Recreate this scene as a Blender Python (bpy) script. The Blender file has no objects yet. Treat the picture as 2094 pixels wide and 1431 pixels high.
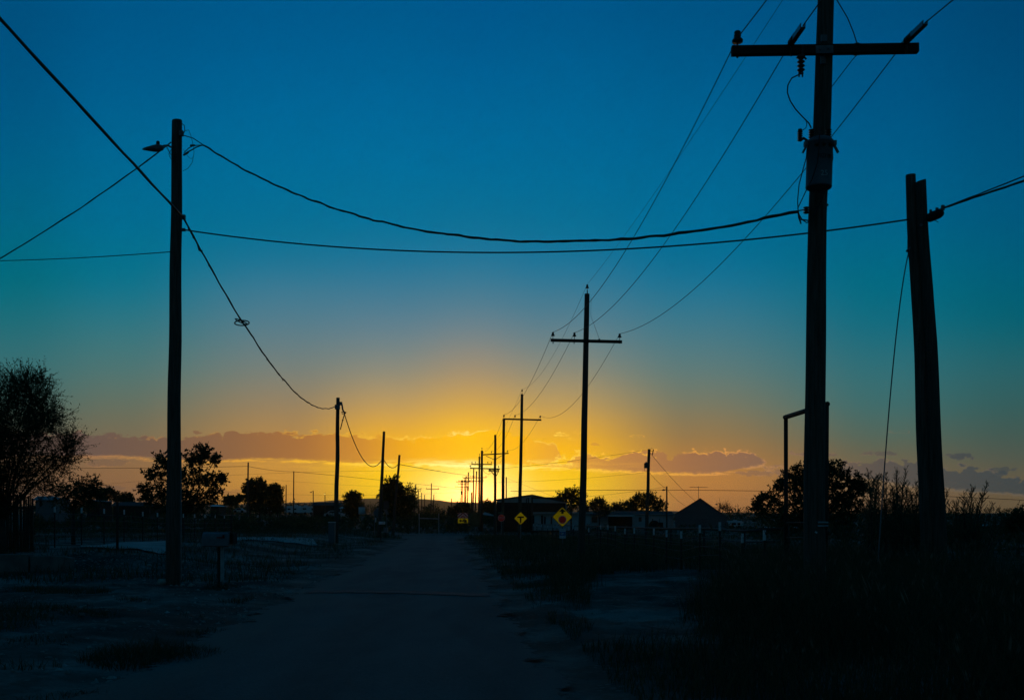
import bpy, math, random
import numpy as np
from mathutils import Vector, Matrix, noise as mnoise

random.seed(11)
RNG = np.random.default_rng(11)
scene = bpy.context.scene
COL = scene.collection

# ------------------------------------------------------------------ survey
F, CX, YH, H = 2035.8, 1047.0, 1050.0, 1.5     # focal length (px), principal column, horizon row, eye height


def P(px, py, y):
    """the place at distance y that is sighted at (px, py)"""
    return Vector(((px - CX) / F * y, y, H - (py - YH) / F * y))


def smooth(a, b, x):
    if a == b:
        return 1.0 if x >= a else 0.0
    t = min(1.0, max(0.0, (x - a) / (b - a)))
    return t * t * (3 - 2 * t)


def road_l(y): return -3.4 - 0.0675 * y - 2.2 * smooth(88, 106, y)
def road_r(y): return 1.35 - 0.0675 * y + 2.0 * smooth(92, 106, y)


def zbase(x, y):
    if y <= 115:
        z = -0.008 * y
    elif y <= 420:
        t = (y - 115) / 305.0
        z = -0.92 + 1.65 * t * t * (3 - 2 * t)
    else:
        z = 0.73 + 0.0004 * (y - 420)
    # left bank behind the low wall
    z += 0.45 * smooth(-9.5, -13.5, x + 0.03 * (y - 30)) * smooth(24, 34, y) * (1 - smooth(95, 150, y))
    # dug out heap of dirt beside the street lamp pole
    z += 0.34 * math.exp(-((x + 11.6) / 2.4) ** 2 - ((y - 30.3) / 2.2) ** 2)
    # right verge swells a little under the weeds
    z += 0.12 * smooth(3.0, 7.0, x) * (1 - smooth(26, 45, y))
    return z


def zg(x, y):
    z = zbase(x, y)
    if -6 < y < 108:
        e = max(road_l(y) - x, x - road_r(y))          # metres outside the road edge
        k = smooth(-0.1, 1.2, e)
        z += -0.035 * (1 - smooth(0.0, 0.5, e))
        n = mnoise.fractal(Vector((x * 0.55, y * 0.55, 3.1)), 1.0, 2.0, 5)
        z += 0.075 * k * n + (0.05 * k * mnoise.fractal(Vector((x * 2.4, y * 2.4, 5.5)), 1.0, 2.0, 4) if y < 36 else 0)
        z += 0.16 * k * max(0, mnoise.noise(Vector((x * 0.22, y * 0.18, 9.0)))) * smooth(0, -6, x)
    else:
        z += 0.12 * mnoise.noise(Vector((x * 0.06, y * 0.06, 1.7)))
    return z


def G(px, y, lift=0.0):
    x = (px - CX) / F * y
    return Vector((x, y, zg(x, y) + lift))


# ------------------------------------------------------------------ materials
def lin(c):
    return tuple(((v / 255.0) / 12.92 if v / 255.0 <= 0.04045 else ((v / 255.0 + 0.055) / 1.055) ** 2.4) for v in c)


class NT:
    """small helper for building node trees"""
    def __init__(self, tree):
        self.t = tree

    def new(self, typ, **kw):
        n = self.t.nodes.new(typ)
        for k, v in kw.items():
            setattr(n, k, v)
        return n

    def put(self, sock, v):
        if isinstance(v, bpy.types.NodeSocket):
            self.t.links.new(v, sock)
        else:
            sock.default_value = v

    def m(self, op, a, b=None, c=None, clamp=False):
        n = self.new('ShaderNodeMath', operation=op, use_clamp=clamp)
        self.put(n.inputs[0], a)
        if b is not None:
            self.put(n.inputs[1], b)
        if c is not None:
            self.put(n.inputs[2], c)
        return n.outputs[0]

    def sstep(self, a, b, x):
        n = self.new('ShaderNodeMapRange', interpolation_type='SMOOTHSTEP')
        self.put(n.inputs[0], x)
        n.inputs[1].default_value = a
        n.inputs[2].default_value = b
        return n.outputs[0]

    def comb(self, x, y, z=0.0):
        n = self.new('ShaderNodeCombineXYZ')
        for s, v in zip(n.inputs, (x, y, z)):
            self.put(s, v)
        return n.outputs[0]

    def noise(self, vec, scale=1.0, detail=4.0, rough=0.55, dist=0.0):
        n = self.new('ShaderNodeTexNoise')
        self.put(n.inputs['Vector'], vec)
        n.inputs['Scale'].default_value = scale
        n.inputs['Detail'].default_value = detail
        n.inputs['Roughness'].default_value = rough
        n.inputs['Distortion'].default_value = dist
        return n.outputs[0]

    def ramp(self, fac, stops, mode='LINEAR'):
        n = self.new('ShaderNodeValToRGB')
        r = n.color_ramp
        r.interpolation = mode
        stops = sorted(stops, key=lambda s: s[0])
        while len(r.elements) < len(stops):
            r.elements.new(1.0)
        for e, (p, c) in zip(r.elements, stops):
            e.position = min(1.0, max(0.0, p))
        for e, (p, c) in zip(r.elements, stops):
            e.color = (c, c, c, 1) if isinstance(c, (int, float)) else (*c[:3], 1)
        self.put(n.inputs[0], fac)
        return n.outputs[0]

    def mix(self, fac, a, b, blend='MIX'):
        n = self.new('ShaderNodeMix', data_type='RGBA', blend_type=blend)
        self.put(n.inputs[0], fac)
        for s, v in ((n.inputs[6], a), (n.inputs[7], b)):
            if isinstance(v, bpy.types.NodeSocket):
                self.t.links.new(v, s)
            else:
                s.default_value = (*v[:3], 1)
        return n.outputs[2]


MATS = {}


def mat(name, col, rough=0.85, var=0.35, scale=3.0, stretch=(1, 1, 1), bump=0.0, bscale=None, metal=0.0, col2=None,
        spec=0.3, island=0.0, detail=6.0):
    if name in MATS:
        return MATS[name]
    m = bpy.data.materials.new(name)
    m.use_nodes = True
    t = NT(m.node_tree)
    b = m.node_tree.nodes['Principled BSDF']
    b.inputs['Roughness'].default_value = rough
    b.inputs['Metallic'].default_value = metal
    b.inputs['Specular IOR Level'].default_value = spec
    tc = t.new('ShaderNodeTexCoord').outputs['Object']
    mp = t.new('ShaderNodeMapping')
    t.put(mp.inputs['Vector'], tc)
    mp.inputs['Scale'].default_value = stretch
    n = t.noise(mp.outputs[0], scale, detail, 0.6)
    c2 = col2 or tuple(v * (1 - var) for v in col)
    c1 = tuple(min(1, v * (1 + var * 0.6)) for v in col) if not col2 else col
    out = t.ramp(n, [(0.32, c2), (0.68, c1)])
    if island:
        rnd = t.new('ShaderNodeNewGeometry').outputs['Random Per Island']
        k = t.m('MULTIPLY_ADD', rnd, 2 * island, 1 - island)
        out = t.mix(1.0, out, t.comb(k, k, k), 'MULTIPLY')
    t.put(b.inputs['Base Color'], out)
    if bump:
        nb = t.noise(mp.outputs[0], bscale or scale * 3, 6.0, 0.65)
        bn = t.new('ShaderNodeBump')
        bn.inputs['Strength'].default_value = bump
        bn.inputs['Distance'].default_value = 0.03
        t.put(bn.inputs['Height'], nb)
        t.put(b.inputs['Normal'], bn.outputs[0])
    MATS[name] = m
    return m


M_WOOD = mat('weathered_pole_wood', (0.120, 0.088, 0.070), 0.9, 0.55, 5, (6, 6, 0.35), 0.6, 9)
M_WOOD2 = mat('dark_pole_wood', (0.090, 0.070, 0.058), 0.9, 0.5, 5, (6, 6, 0.35), 0.6, 9)
M_ARM = mat('creosoted_arm_wood', (0.035, 0.028, 0.024), 0.85, 0.4, 6, (1, 6, 6), 0.4)
M_STEEL = mat('dull_galvanised_steel', (0.16, 0.17, 0.18), 0.6, 0.3, 8, metal=0.2)
M_IRON = mat('rusty_pipe_steel', (0.05, 0.032, 0.025), 0.75, 0.4, 6)
M_PORC = mat('brown_glazed_porcelain', (0.05, 0.03, 0.022), 0.35, 0.2, 6)
M_GREY = mat('grey_tank_paint', (0.10, 0.13, 0.15), 0.55, 0.12, 5)
M_CABLE = mat('black_cable_sheath', (0.018, 0.018, 0.02), 0.6, 0.2, 4)
M_WIRE = mat('weathered_conductor', (0.045, 0.045, 0.05), 0.6, 0.2, 4)
M_WHITE = mat('weathered_white_paint', (0.60, 0.63, 0.66), 0.6, 0.12, 3)
M_SIDING = mat('pale_siding', (0.40, 0.43, 0.45), 0.7, 0.15, 2)
M_DARKB = mat('dark_red_cladding', (0.035, 0.022, 0.02), 0.8, 0.3, 2)
M_DARK_AND_SHADE = mat('dark_timber_and_shade', (0.025, 0.022, 0.022), 0.9, 0.3, 2)  # dark roofs, walls and doors, also the painted shade of open bays
M_RIB = mat('ribbed_grey_cladding', (0.34, 0.35, 0.35), 0.6, 0.15, 2)
M_ROOF = mat('dull_metal_roof', (0.06, 0.06, 0.065), 0.55, 0.3, 2)
M_BARN = mat('grey_barn_tin', (0.12, 0.125, 0.14), 0.6, 0.25, 3, (6, 6, 0.6))
M_GLASS = mat('dark_window_glass', (0.02, 0.024, 0.028), 0.15, 0.2, 2, spec=0.5)
M_CONC = mat('old_concrete', (0.16, 0.15, 0.14), 0.9, 0.35, 2.5, bump=0.4)
M_SLAB = mat('pale_drive_concrete', (0.34, 0.33, 0.31), 0.9, 0.25, 1.2, bump=0.2)
M_RED = mat('red_sign_sheeting', (0.30, 0.010, 0.012), 0.5, 0.1, 8)
M_BLACK = mat('black_sign_ink', (0.012, 0.012, 0.012), 0.7, 0.1, 8)
M_BLUE = mat('blue_sign_ink', (0.02, 0.10, 0.32), 0.6, 0.1, 8)
M_LEAF = mat('dark_green_leaf', (0.045, 0.070, 0.028), 0.65, 0.4, 1.5, island=0.45)
M_LEAF2 = mat('olive_leaf', (0.070, 0.085, 0.040), 0.65, 0.4, 1.5, island=0.45)
M_TWIG = mat('grey_bark', (0.060, 0.048, 0.040), 0.95, 0.4, 8)
M_GRASS = mat('dry_olive_grass', (0.085, 0.085, 0.045), 0.8, 0.5, 1.3, island=0.5, col2=(0.040, 0.052, 0.022))
M_STRAW = mat('straw_seed_head', (0.14, 0.12, 0.08), 0.85, 0.4, 2, island=0.4)
M_ROCK = mat('pale_limestone', (0.30, 0.28, 0.25), 0.95, 0.35, 6, bump=0.6)
M_BOX = mat('dull_mailbox_metal', (0.15, 0.16, 0.18), 0.55, 0.3, 6)
M_CANVAS = mat('pale_canvas', (0.42, 0.42, 0.40), 0.9, 0.1, 2)
M_GREEN = mat('faded_green_panel', (0.10, 0.14, 0.08), 0.8, 0.3, 2)
M_RUBBER = mat('black_rubber', (0.015, 0.015, 0.015), 0.9, 0.2, 4)


def sheeting(name, col):
    """sign sheeting: a coloured metallic film that mirrors the glow added to the eastern sky"""
    m = mat(name, col, 0.20, 0.06, 8)
    b = m.node_tree.nodes['Principled BSDF']
    b.inputs['Metallic'].default_value = 0.85
    return m


M_YELLOW = sheeting('yellow_sign_sheeting', (0.95, 0.56, 0.0))
M_REFRED = sheeting('red_reflective_sheeting', (0.22, 0.016, 0.018))
M_REFWHITE = mat('white_reflective_sheeting', (0.40, 0.40, 0.41), 0.3, 0.06, 8)
M_REFWHITE.node_tree.nodes['Principled BSDF'].inputs['Metallic'].default_value = 0.35


def translucent(m, k=0.45):
    """thin leaves let some of the sky behind them through"""
    t = NT(m.node_tree)
    pb = m.node_tree.nodes['Principled BSDF']
    out = m.node_tree.nodes['Material Output']
    tr = t.new('ShaderNodeBsdfTranslucent')
    src = pb.inputs['Base Color'].links[0].from_socket
    m.node_tree.links.new(src, tr.inputs['Color'])
    mx = t.new('ShaderNodeMixShader')
    mx.inputs[0].default_value = k
    m.node_tree.links.new(pb.outputs[0], mx.inputs[1])
    m.node_tree.links.new(tr.outputs[0], mx.inputs[2])
    m.node_tree.links.new(mx.outputs[0], out.inputs['Surface'])


M_TAMA = mat('tamarisk_leaf', (0.120, 0.130, 0.070), 0.7, 0.4, 1.5, island=0.45)
for m_ in (M_LEAF, M_LEAF2, M_GRASS, M_TAMA, M_STRAW):
    translucent(m_)

# ------------------------------------------------------------------ building blocks
ORIGIN = {}


def origin(o):
    return ORIGIN.get(o.name, Vector((0, 0, 0))) if o else Vector((0, 0, 0))


def tag(o, label=None, cat=None, group=None, kind=None):
    if label: o['label'] = label
    if cat: o['category'] = cat
    if group: o['group'] = group
    if kind: o['kind'] = kind
    return o


def thing(name, loc, label, cat, group=None):
    o = bpy.data.objects.new(name, None)
    o.empty_display_size = 0.3
    COL.objects.link(o)
    o.location = loc
    ORIGIN[o.name] = Vector(loc)
    return tag(o, label, cat, group)


def link_mesh(me, name, material, parent):
    o = bpy.data.objects.new(name, me)
    COL.objects.link(o)
    if material:
        me.materials.append(material)
    if parent:
        o.parent = parent
        ORIGIN[o.name] = origin(parent)
    return o


class MB:
    def __init__(self):
        self.v, self.f, self.sm = [], [], []

    def add(self, vs, fs, smooth_=False):
        b = len(self.v)
        self.v += [Vector(p) for p in vs]
        self.f += [tuple(i + b for i in q) for q in fs]
        self.sm += [smooth_] * len(fs)

    def box(self, c, s, rz=0.0, tilt=None):
        c = Vector(c)
        R = Matrix.Rotation(rz, 3, 'Z')
        if tilt is not None:
            R = R @ tilt
        h = Vector(s) / 2
        vs = [c + R @ Vector((sx * h.x, sy * h.y, sz * h.z)) for sz in (-1, 1) for sy in (-1, 1) for sx in (-1, 1)]
        self.add(vs, [(0, 2, 3, 1), (4, 5, 7, 6), (0, 1, 5, 4), (2, 6, 7, 3), (0, 4, 6, 2), (1, 3, 7, 5)])

    def beam(self, a, b, w, h, up=Vector((0, 0, 1))):
        a, b = Vector(a), Vector(b)
        d = (b - a).normalized()
        s = d.cross(up)
        if s.length < 1e-4:
            s = d.cross(Vector((0, 1, 0)))
        s.normalize()
        u = s.cross(d)
        vs = [p + s * (sx * w / 2) + u * (sz * h / 2) for p in (a, b) for sx, sz in ((-1, -1), (1, -1), (1, 1), (-1, 1))]
        self.add(vs, [(3, 2, 1, 0), (4, 5, 6, 7), (0, 1, 5, 4), (1, 2, 6, 5), (2, 3, 7, 6), (3, 0, 4, 7)])

    def tube(self, pts, rad, n=8, caps=True):
        pts = [Vector(p) for p in pts]
        if not hasattr(rad, '__len__'):
            rad = [rad] * len(pts)
        vs, fs = [], []
        ref = None
        for i, p in enumerate(pts):
            d = (pts[min(i + 1, len(pts) - 1)] - pts[max(i - 1, 0)])
            if d.length < 1e-7:
                d = Vector((0, 0, 1))
            d.normalize()
            if ref is None:
                ref = d.cross(Vector((0, 0, 1)))
                if ref.length < 0.05:
                    ref = d.cross(Vector((1, 0, 0)))
            s = (ref - d * ref.dot(d))
            if s.length < 1e-6:
                s = d.orthogonal()
            s.normalize()
            ref = s
            u = d.cross(s)
            for k in range(n):
                a = 2 * math.pi * k / n
                vs.append(p + (s * math.cos(a) + u * math.sin(a)) * rad[i])
        for i in range(len(pts) - 1):
            for k in range(n):
                k2 = (k + 1) % n
                fs.append((i * n + k, i * n + k2, (i + 1) * n + k2, (i + 1) * n + k))
        self.add(vs, fs, True)
        if caps:
            b = len(self.v) - len(vs)
            self.f += [tuple(b + k for k in reversed(range(n))), tuple(b + (len(pts) - 1) * n + k for k in range(n))]
            self.sm += [False, False]

    def lathe(self, c, axis, prof, n=12):
        c, axis = Vector(c), Vector(axis).normalized()
        self.tube([c + axis * (h + i * 1e-6) for i, (r, h) in enumerate(prof)], [r for r, h in prof], n)

    def plate(self, pts, t, nrm):
        """flat polygon (list of points) given thickness t along nrm"""
        pts = [Vector(p) for p in pts]
        nv = Vector(nrm).normalized() * t
        n = len(pts)
        self.add(pts + [p - nv for p in pts],
                 [tuple(range(n)), tuple(reversed(range(n, 2 * n)))] + [(i, i + n, (i + 1) % n + n, (i + 1) % n) for i in range(n)])

    def build(self, name, material, parent=None, label=None, cat=None, group=None, kind=None):
        og = origin(parent)
        me = bpy.data.meshes.new(name)
        me.from_pydata([tuple(p - og) for p in self.v], [], self.f)
        me.polygons.foreach_set('use_smooth', self.sm)
        me.validate()
        me.update()
        o = link_mesh(me, name, material, parent)
        return tag(o, label, cat, group, kind)


def np_quads(name, verts, quads, material, parent=None):
    """big meshes of loose quads, built with numpy"""
    og = origin(parent)
    verts = np.asarray(verts, dtype=np.float32) - np.array(og, dtype=np.float32)
    quads = np.asarray(quads, dtype=np.int32)
    me = bpy.data.meshes.new(name)
    me.vertices.add(len(verts))
    me.vertices.foreach_set('co', verts.ravel())
    me.loops.add(quads.size)
    me.loops.foreach_set('vertex_index', quads.ravel())
    me.polygons.add(len(quads))
    me.polygons.foreach_set('loop_start', np.arange(len(quads), dtype=np.int32) * 4)
    me.update(calc_edges=True)
    me.validate()
    return link_mesh(me, name, material, parent)


# ------------------------------------------------------------------ camera, sky, sun
cam_d = bpy.data.cameras.new('camera')
cam = bpy.data.objects.new('camera', cam_d)
COL.objects.link(cam)
cam.location = (0, 0, H)
cam.rotation_euler = (math.radians(90), 0, 0)
cam_d.lens, cam_d.sensor_width = 35.0, 36.0
cam_d.shift_y = (YH - 715.5) / 2094.0
cam_d.clip_start, cam_d.clip_end = 0.1, 20000
scene.camera = cam

SUN_EL, SUN_AZ = 0.35, math.degrees(math.atan((962 - CX) / F))
sun_d = bpy.data.lights.new('sun', 'SUN')
sun = bpy.data.objects.new('sun', sun_d)
COL.objects.link(sun)
sun_d.energy, sun_d.angle, sun_d.color = 0.15, math.radians(0.5), (1.0, 0.62, 0.25)
sd = Vector((math.sin(math.radians(SUN_AZ)), math.cos(math.radians(SUN_AZ)), math.tan(math.radians(SUN_EL))))
sun.rotation_euler = sd.to_track_quat('Z', 'Y').to_euler()
sun.location = (0, 40, 30)

world = bpy.data.worlds.new('World')
scene.world = world
world.use_nodes = True
W = NT(world.node_tree)
world.node_tree.nodes.clear()
wout = W.new('ShaderNodeOutputWorld')
wbg = W.new('ShaderNodeBackground')
W.t.links.new(wbg.outputs[0], wout.inputs[0])
dirn = W.new('ShaderNodeTexCoord').outputs['Generated']
sep = W.new('ShaderNodeSeparateXYZ')
W.put(sep.inputs[0], dirn)
dx, dy, dz = sep.outputs
yy = W.m('MAXIMUM', dy, 0.08)
SX = W.m('MULTIPLY_ADD', W.m('DIVIDE', dx, yy), F, CX)        # bearing along the western sky
SY = W.m('MULTIPLY_ADD', W.m('DIVIDE', dz, yy), -F, YH)       # height above the western horizon (grows downwards)

ROWS = [0, 150, 300, 450, 530, 600, 680, 760, 830, 890, 930, 965, 1000, 1035]
COLS = {
    25:   [(0,78,125),(0,83,130),(0,92,136),(0,101,132),(0,104,127),(0,108,124),(35,109,119),(60,110,112),(72,102,96),(95,95,80),(112,92,76),(118,92,70),(116,88,70),(110,84,70)],
    245:  [(0,84,134),(0,91,142),(0,101,146),(0,108,146),(0,112,142),(8,115,138),(52,118,127),(78,118,115),(102,112,95),(120,108,82),(136,106,76),(146,106,68),(142,102,70),(132,96,72)],
    585:  [(0,86,138),(0,96,148),(0,106,153),(0,111,150),(15,115,148),(60,122,147),(90,126,138),(120,129,120),(152,130,95),(178,135,75),(196,142,64),(206,147,60),(206,145,56),(198,136,56)],
    800:  [(0,86,138),(0,97,149),(0,107,155),(0,112,152),(20,116,152),(60,122,148),(98,129,142),(138,139,122),(190,154,90),(238,173,32),(260,188,0),(265,202,0),(266,206,10),(262,200,20)],
    965:  [(0,84,138),(0,95,148),(0,105,153),(0,112,151),(28,117,152),(64,123,147),(108,131,140),(160,143,113),(210,163,74),(260,193,0),(266,210,0),(268,230,50),(266,246,115),(262,250,150)],
    1130: [(0,84,137),(0,95,146),(0,104,152),(0,111,150),(18,115,152),(56,121,147),(94,128,140),(138,138,120),(190,156,88),(240,175,34),(260,191,0),(265,202,0),(266,207,10),(262,204,28)],
    1415: [(0,80,130),(0,90,140),(0,100,147),(0,107,148),(0,110,149),(28,116,146),(66,121,136),(94,124,121),(122,122,98),(150,120,74),(172,123,66),(188,128,62),(188,126,62),(178,117,66)],
    1800: [(0,75,122),(0,82,130),(0,90,137),(0,97,136),(0,103,133),(0,107,130),(18,108,126),(50,111,118),(62,109,108),(84,103,90),(102,99,79),(117,101,74),(130,102,74),(130,98,72)],
    2085: [(0,68,112),(0,75,120),(0,82,125),(0,88,125),(0,92,122),(0,95,118),(5,98,112),(40,98,104),(52,94,92),(68,90,82),(80,89,78),(94,89,72),(108,90,66),(114,92,64)],
}
fy = W.m('DIVIDE', W.m('ADD', SY, 40.0), 1100.0)
cols = []
for cx_, cc in COLS.items():
    cols.append((cx_, W.ramp(fy, [((r + 40) / 1100.0, lin(c)) for r, c in zip(ROWS, cc)], 'B_SPLINE')))
sky = cols[0][1]
for (x0, c0), (x1, c1) in zip(cols, cols[1:]):
    mr = W.new('ShaderNodeMapRange', interpolation_type='SMOOTHERSTEP' if False else 'SMOOTHSTEP')
    W.put(mr.inputs[0], SX)
    mr.inputs[1].default_value, mr.inputs[2].default_value = x0, x1
    sky = W.mix(mr.outputs[0], sky, c1)

# bright core where the sun has just gone behind the ridge
gx = W.m('DIVIDE', W.m('SUBTRACT', SX, 962.0), 88.0)
gy = W.m('DIVIDE', W.m('SUBTRACT', SY, 1015.0), 56.0)
core = W.m('EXPONENT', W.m('MULTIPLY', W.m('ADD', W.m('MULTIPLY', gx, gx), W.m('MULTIPLY', gy, gy)), -1.0))
sky = W.mix(W.m('MULTIPLY', core, 0.7), sky, (1.4, 0.98, 0.36))
core2 = W.m('POWER', core, 3.0)
sky = W.mix(1.0, sky, W.mix(1.0, W.comb(core2, core2, core2), (4.5, 1.25, 0.15), 'MULTIPLY'), 'ADD')

# ---- clouds low in the west
fx = W.m('DIVIDE', W.m('ADD', SX, 200.0), 2500.0)


def curve(pts):
    r = W.ramp(fx, [((x + 200) / 2500.0, (y - 850) / 200.0) for x, y in pts])
    return W.m('MULTIPLY_ADD', r, 200.0, 850.0)


pv = W.comb(W.m('DIVIDE', SX, 46.0), W.m('DIVIDE', SY, 24.0))
n_big = W.m('SUBTRACT', W.noise(pv, 1.0, 6.0, 0.6), 0.5)
pv2 = W.comb(W.m('DIVIDE', SX, 15.0), W.m('DIVIDE', SY, 9.0), 4.0)
n_small = W.m('SUBTRACT', W.noise(pv2, 1.0, 4.0, 0.6), 0.5)
pv3 = W.comb(W.m('DIVIDE', SX, 70.0), W.m('DIVIDE', SY, 7.0), 8.0)
n_str = W.noise(pv3, 1.0, 6.0, 0.62, 0.6)
wob0 = W.m('ADD', W.m('MULTIPLY', n_big, 58.0), W.m('MULTIPLY', n_small, 46.0))
vo = W.new('ShaderNodeTexVoronoi', feature='F1')
W.put(vo.inputs['Vector'], W.comb(W.m('DIVIDE', SX, 19.0), W.m('DIVIDE', SY, 13.0), 2.0))
vo.inputs['Scale'].default_value = 1.0
lump = W.m('SUBTRACT', 0.42, vo.outputs['Distance'])
wob = W.m('MULTIPLY_ADD', lump, 26.0, wob0)

CCOL = W.ramp(fx, [((x + 200) / 2500.0, lin(c)) for x, c in [
    (-100, (90, 78, 74)), (180, (106, 84, 76)), (330, (118, 89, 72)), (480, (140, 97, 66)), (620, (168, 110, 58)), (740, (206, 137, 48)),
    (850, (247, 174, 8)), (960, (262, 194, 0)), (1060, (254, 184, 8)), (1160, (228, 158, 56)), (1270, (190, 128, 70)),
    (1400, (160, 110, 74)), (1520, (142, 104, 80)), (1650, (118, 96, 82)), (1800, (88, 80, 77)), (1950, (70, 73, 75)), (2150, (56, 67, 73))]])
RCOL = W.ramp(fx, [((x + 200) / 2500.0, lin(c)) for x, c in [
    (0, (130, 100, 78)), (200, (166, 118, 78)), (400, (220, 154, 66)), (560, (242, 176, 52)), (700, (262, 204, 48)), (830, (272, 236, 96)),
    (960, (276, 262, 160)), (1080, (270, 240, 104)), (1200, (264, 208, 64)), (1330, (246, 176, 62)), (1470, (222, 152, 76)),
    (1600, (176, 130, 92)), (1750, (146, 118, 92)), (1900, (122, 106, 88)), (2100, (112, 98, 84))]])


def body(T, B, wt, wb, st=1.6, sb=1.8):
    up = W.m('ADD', W.m('SUBTRACT', SY, T), W.m('MULTIPLY', wob, wt))
    dn = W.m('ADD', W.m('SUBTRACT', B, SY), W.m('ADD', W.m('MULTIPLY', n_small, wb * 2.0), W.m('MULTIPLY', W.m('SUBTRACT', n_str, 0.5), 16.0)))
    a = W.m('MULTIPLY', W.sstep(-st, st, up), W.sstep(-sb, sb, dn))
    rim_t = W.m('MULTIPLY', W.m('EXPONENT', W.m('MULTIPLY', W.m('POWER', W.m('DIVIDE', W.m('SUBTRACT', up, 0.6), 2.0), 2.0), -1.0)), W.sstep(-6, 6, dn))
    rim_b = W.m('MULTIPLY', W.m('EXPONENT', W.m('MULTIPLY', W.m('POWER', W.m('DIVIDE', W.m('SUBTRACT', dn, -1.0), 3.0), 2.0), -1.0)), W.sstep(-6, 6, up))
    return a, rim_t, rim_b


def lay(sky, bod, op, kt, kb):
    a, rt, rb = bod
    sky = W.mix(W.m('MULTIPLY', a, op), sky, CCOL)
    tt = W.m('MULTIPLY', W.m('MULTIPLY', rt, W.sstep(0.46, 0.58, W.noise(pv2, 0.35, 4.0))), kt)
    bb = W.m('MULTIPLY', W.m('MULTIPLY', rb, W.sstep(0.42, 0.52, n_str)), kb)
    return W.mix(W.m('MAXIMUM', tt, bb, clamp=True), sky, RCOL)


# long bank to the south (left of the sun) and its thin tail through the sun
A_T = curve([(-150, 884), (160, 885), (240, 888), (300, 893), (340, 891), (372, 894), (420, 886), (455, 888), (480, 880), (515, 882), (560, 886), (640, 884), (700, 888), (760, 890),
             (830, 896), (880, 893), (940, 884), (1000, 880), (1080, 895), (1140, 905), (1160, 990), (2300, 990)])
A_B = curve([(-150, 935), (160, 932), (250, 932), (330, 938), (440, 943), (520, 938), (600, 940), (690, 946), (760, 948), (840, 948), (920, 950), (1000, 952), (1120, 950), (1160, 930), (2300, 930)])
# band to the north (right of the sun)
B_T = curve([(-150, 990), (1020, 990), (1060, 952), (1140, 944), (1165, 938), (1180, 926), (1200, 924), (1222, 930), (1232, 940), (1252, 934), (1285, 927), (1300, 923), (1350, 924), (1372, 936),
             (1380, 929), (1420, 924), (1450, 920), (1480, 923), (1515, 922), (1535, 928), (1555, 934), (1572, 945), (1584, 990), (2300, 990)])
B_B = curve([(-150, 930), (1020, 930), (1060, 954), (1140, 956), (1200, 959), (1300, 964), (1420, 968), (1480, 966), (1520, 958), (1556, 951), (1576, 940), (1590, 930), (2300, 930)])
# lower dusky bank far right
C_T = curve([(-150, 1020), (1700, 1020), (1722, 945), (1760, 942), (1800, 934), (1815, 942), (1850, 940), (1892, 944), (1912, 956), (1960, 954), (2010, 958), (2040, 968), (2070, 974), (2300, 980)])
C_B = curve([(-150, 960), (1700, 960), (1725, 972), (1800, 982), (1860, 992), (1930, 999), (2000, 1004), (2080, 1010), (2300, 1012)])
lb = body(A_T, A_B, 0.45, 4.0)
side = W.m('ADD', W.sstep(905.0, 820.0, SX), W.sstep(1060.0, 1140.0, SX), clamp=True)
sky = lay(sky, lb, 0.92, 0.40, 1.0)
sky = lay(sky, body(B_T, B_B, 0.55, 6.0), 0.92, 1.0, 1.0)
sky = lay(sky, body(C_T, C_B, 0.8, 7.0), 0.9, 0.6, 0.8)


def puff(sky, cx, cy, rx, ry, op=0.85, rim=0.5, wn=4.2):
    ex = W.m('DIVIDE', W.m('SUBTRACT', SX, float(cx)), float(rx))
    ey = W.m('DIVIDE', W.m('SUBTRACT', SY, float(cy)), float(ry))
    d = W.m('SUBTRACT', 1.0, W.m('ADD', W.m('MULTIPLY', ex, ex), W.m('MULTIPLY', ey, ey)))
    d = W.m('ADD', d, W.m('MULTIPLY', W.m('ADD', W.m('ADD', n_big, n_small), W.m('MULTIPLY', lump, 0.35)), wn))
    a = W.sstep(0.05, 0.4, d)
    edge = W.m('MULTIPLY', W.sstep(-0.05, 0.25, d), W.sstep(0.75, 0.3, d))
    sky = W.mix(W.m('MULTIPLY', a, op), sky, CCOL)
    edge = W.m('MULTIPLY', edge, W.sstep(0.40, 0.62, n_str))
    return W.mix(W.m('MULTIPLY', edge, rim), sky, RCOL)


for args in [(1660, 929, 62, 7, .8, .35), (1588, 958, 26, 15, .55, .8), (1548, 968, 42, 7, .6, .8), (1968, 932, 36, 8, .9, .25), (2055, 962, 26, 9, .7, .35), (1795, 928, 40, 6, .7, .5),
             (1840, 883, 30, 3, .0, .5), (215, 946, 50, 9, .35, .7), (240, 998, 64, 5, .4, .3), (468, 1006, 36, 9, .5, .2), (404, 884, 12, 4, .8, .0),
             (1302, 891, 15, 4, .0, .9), (1150, 888, 16, 5, .0, .8), (1172, 897, 12, 4, .0, .85), (1185, 884, 14, 3, .0, .7), (1214, 908, 14, 5, .6, .0), (752, 965, 14, 4, .0, .7),
             (1155, 945, 26, 15, .1, .95), (2020, 1000, 60, 4, .3, .4)]:
    sky = puff(sky, *args)
# bright torn wisps right through the sunset point
wy = W.m('DIVIDE', W.m('SUBTRACT', SY, 950.0), 9.0)
wx = W.m('DIVIDE', W.m('SUBTRACT', SX, 930.0), 260.0)
wisp = W.m('EXPONENT', W.m('MULTIPLY', W.m('ADD', W.m('MULTIPLY', wx, wx), W.m('MULTIPLY', wy, wy)), -1.0))
wisp = W.m('MULTIPLY', wisp, W.sstep(0.42, 0.62, n_str))
sky = W.mix(wisp, sky, RCOL)

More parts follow.
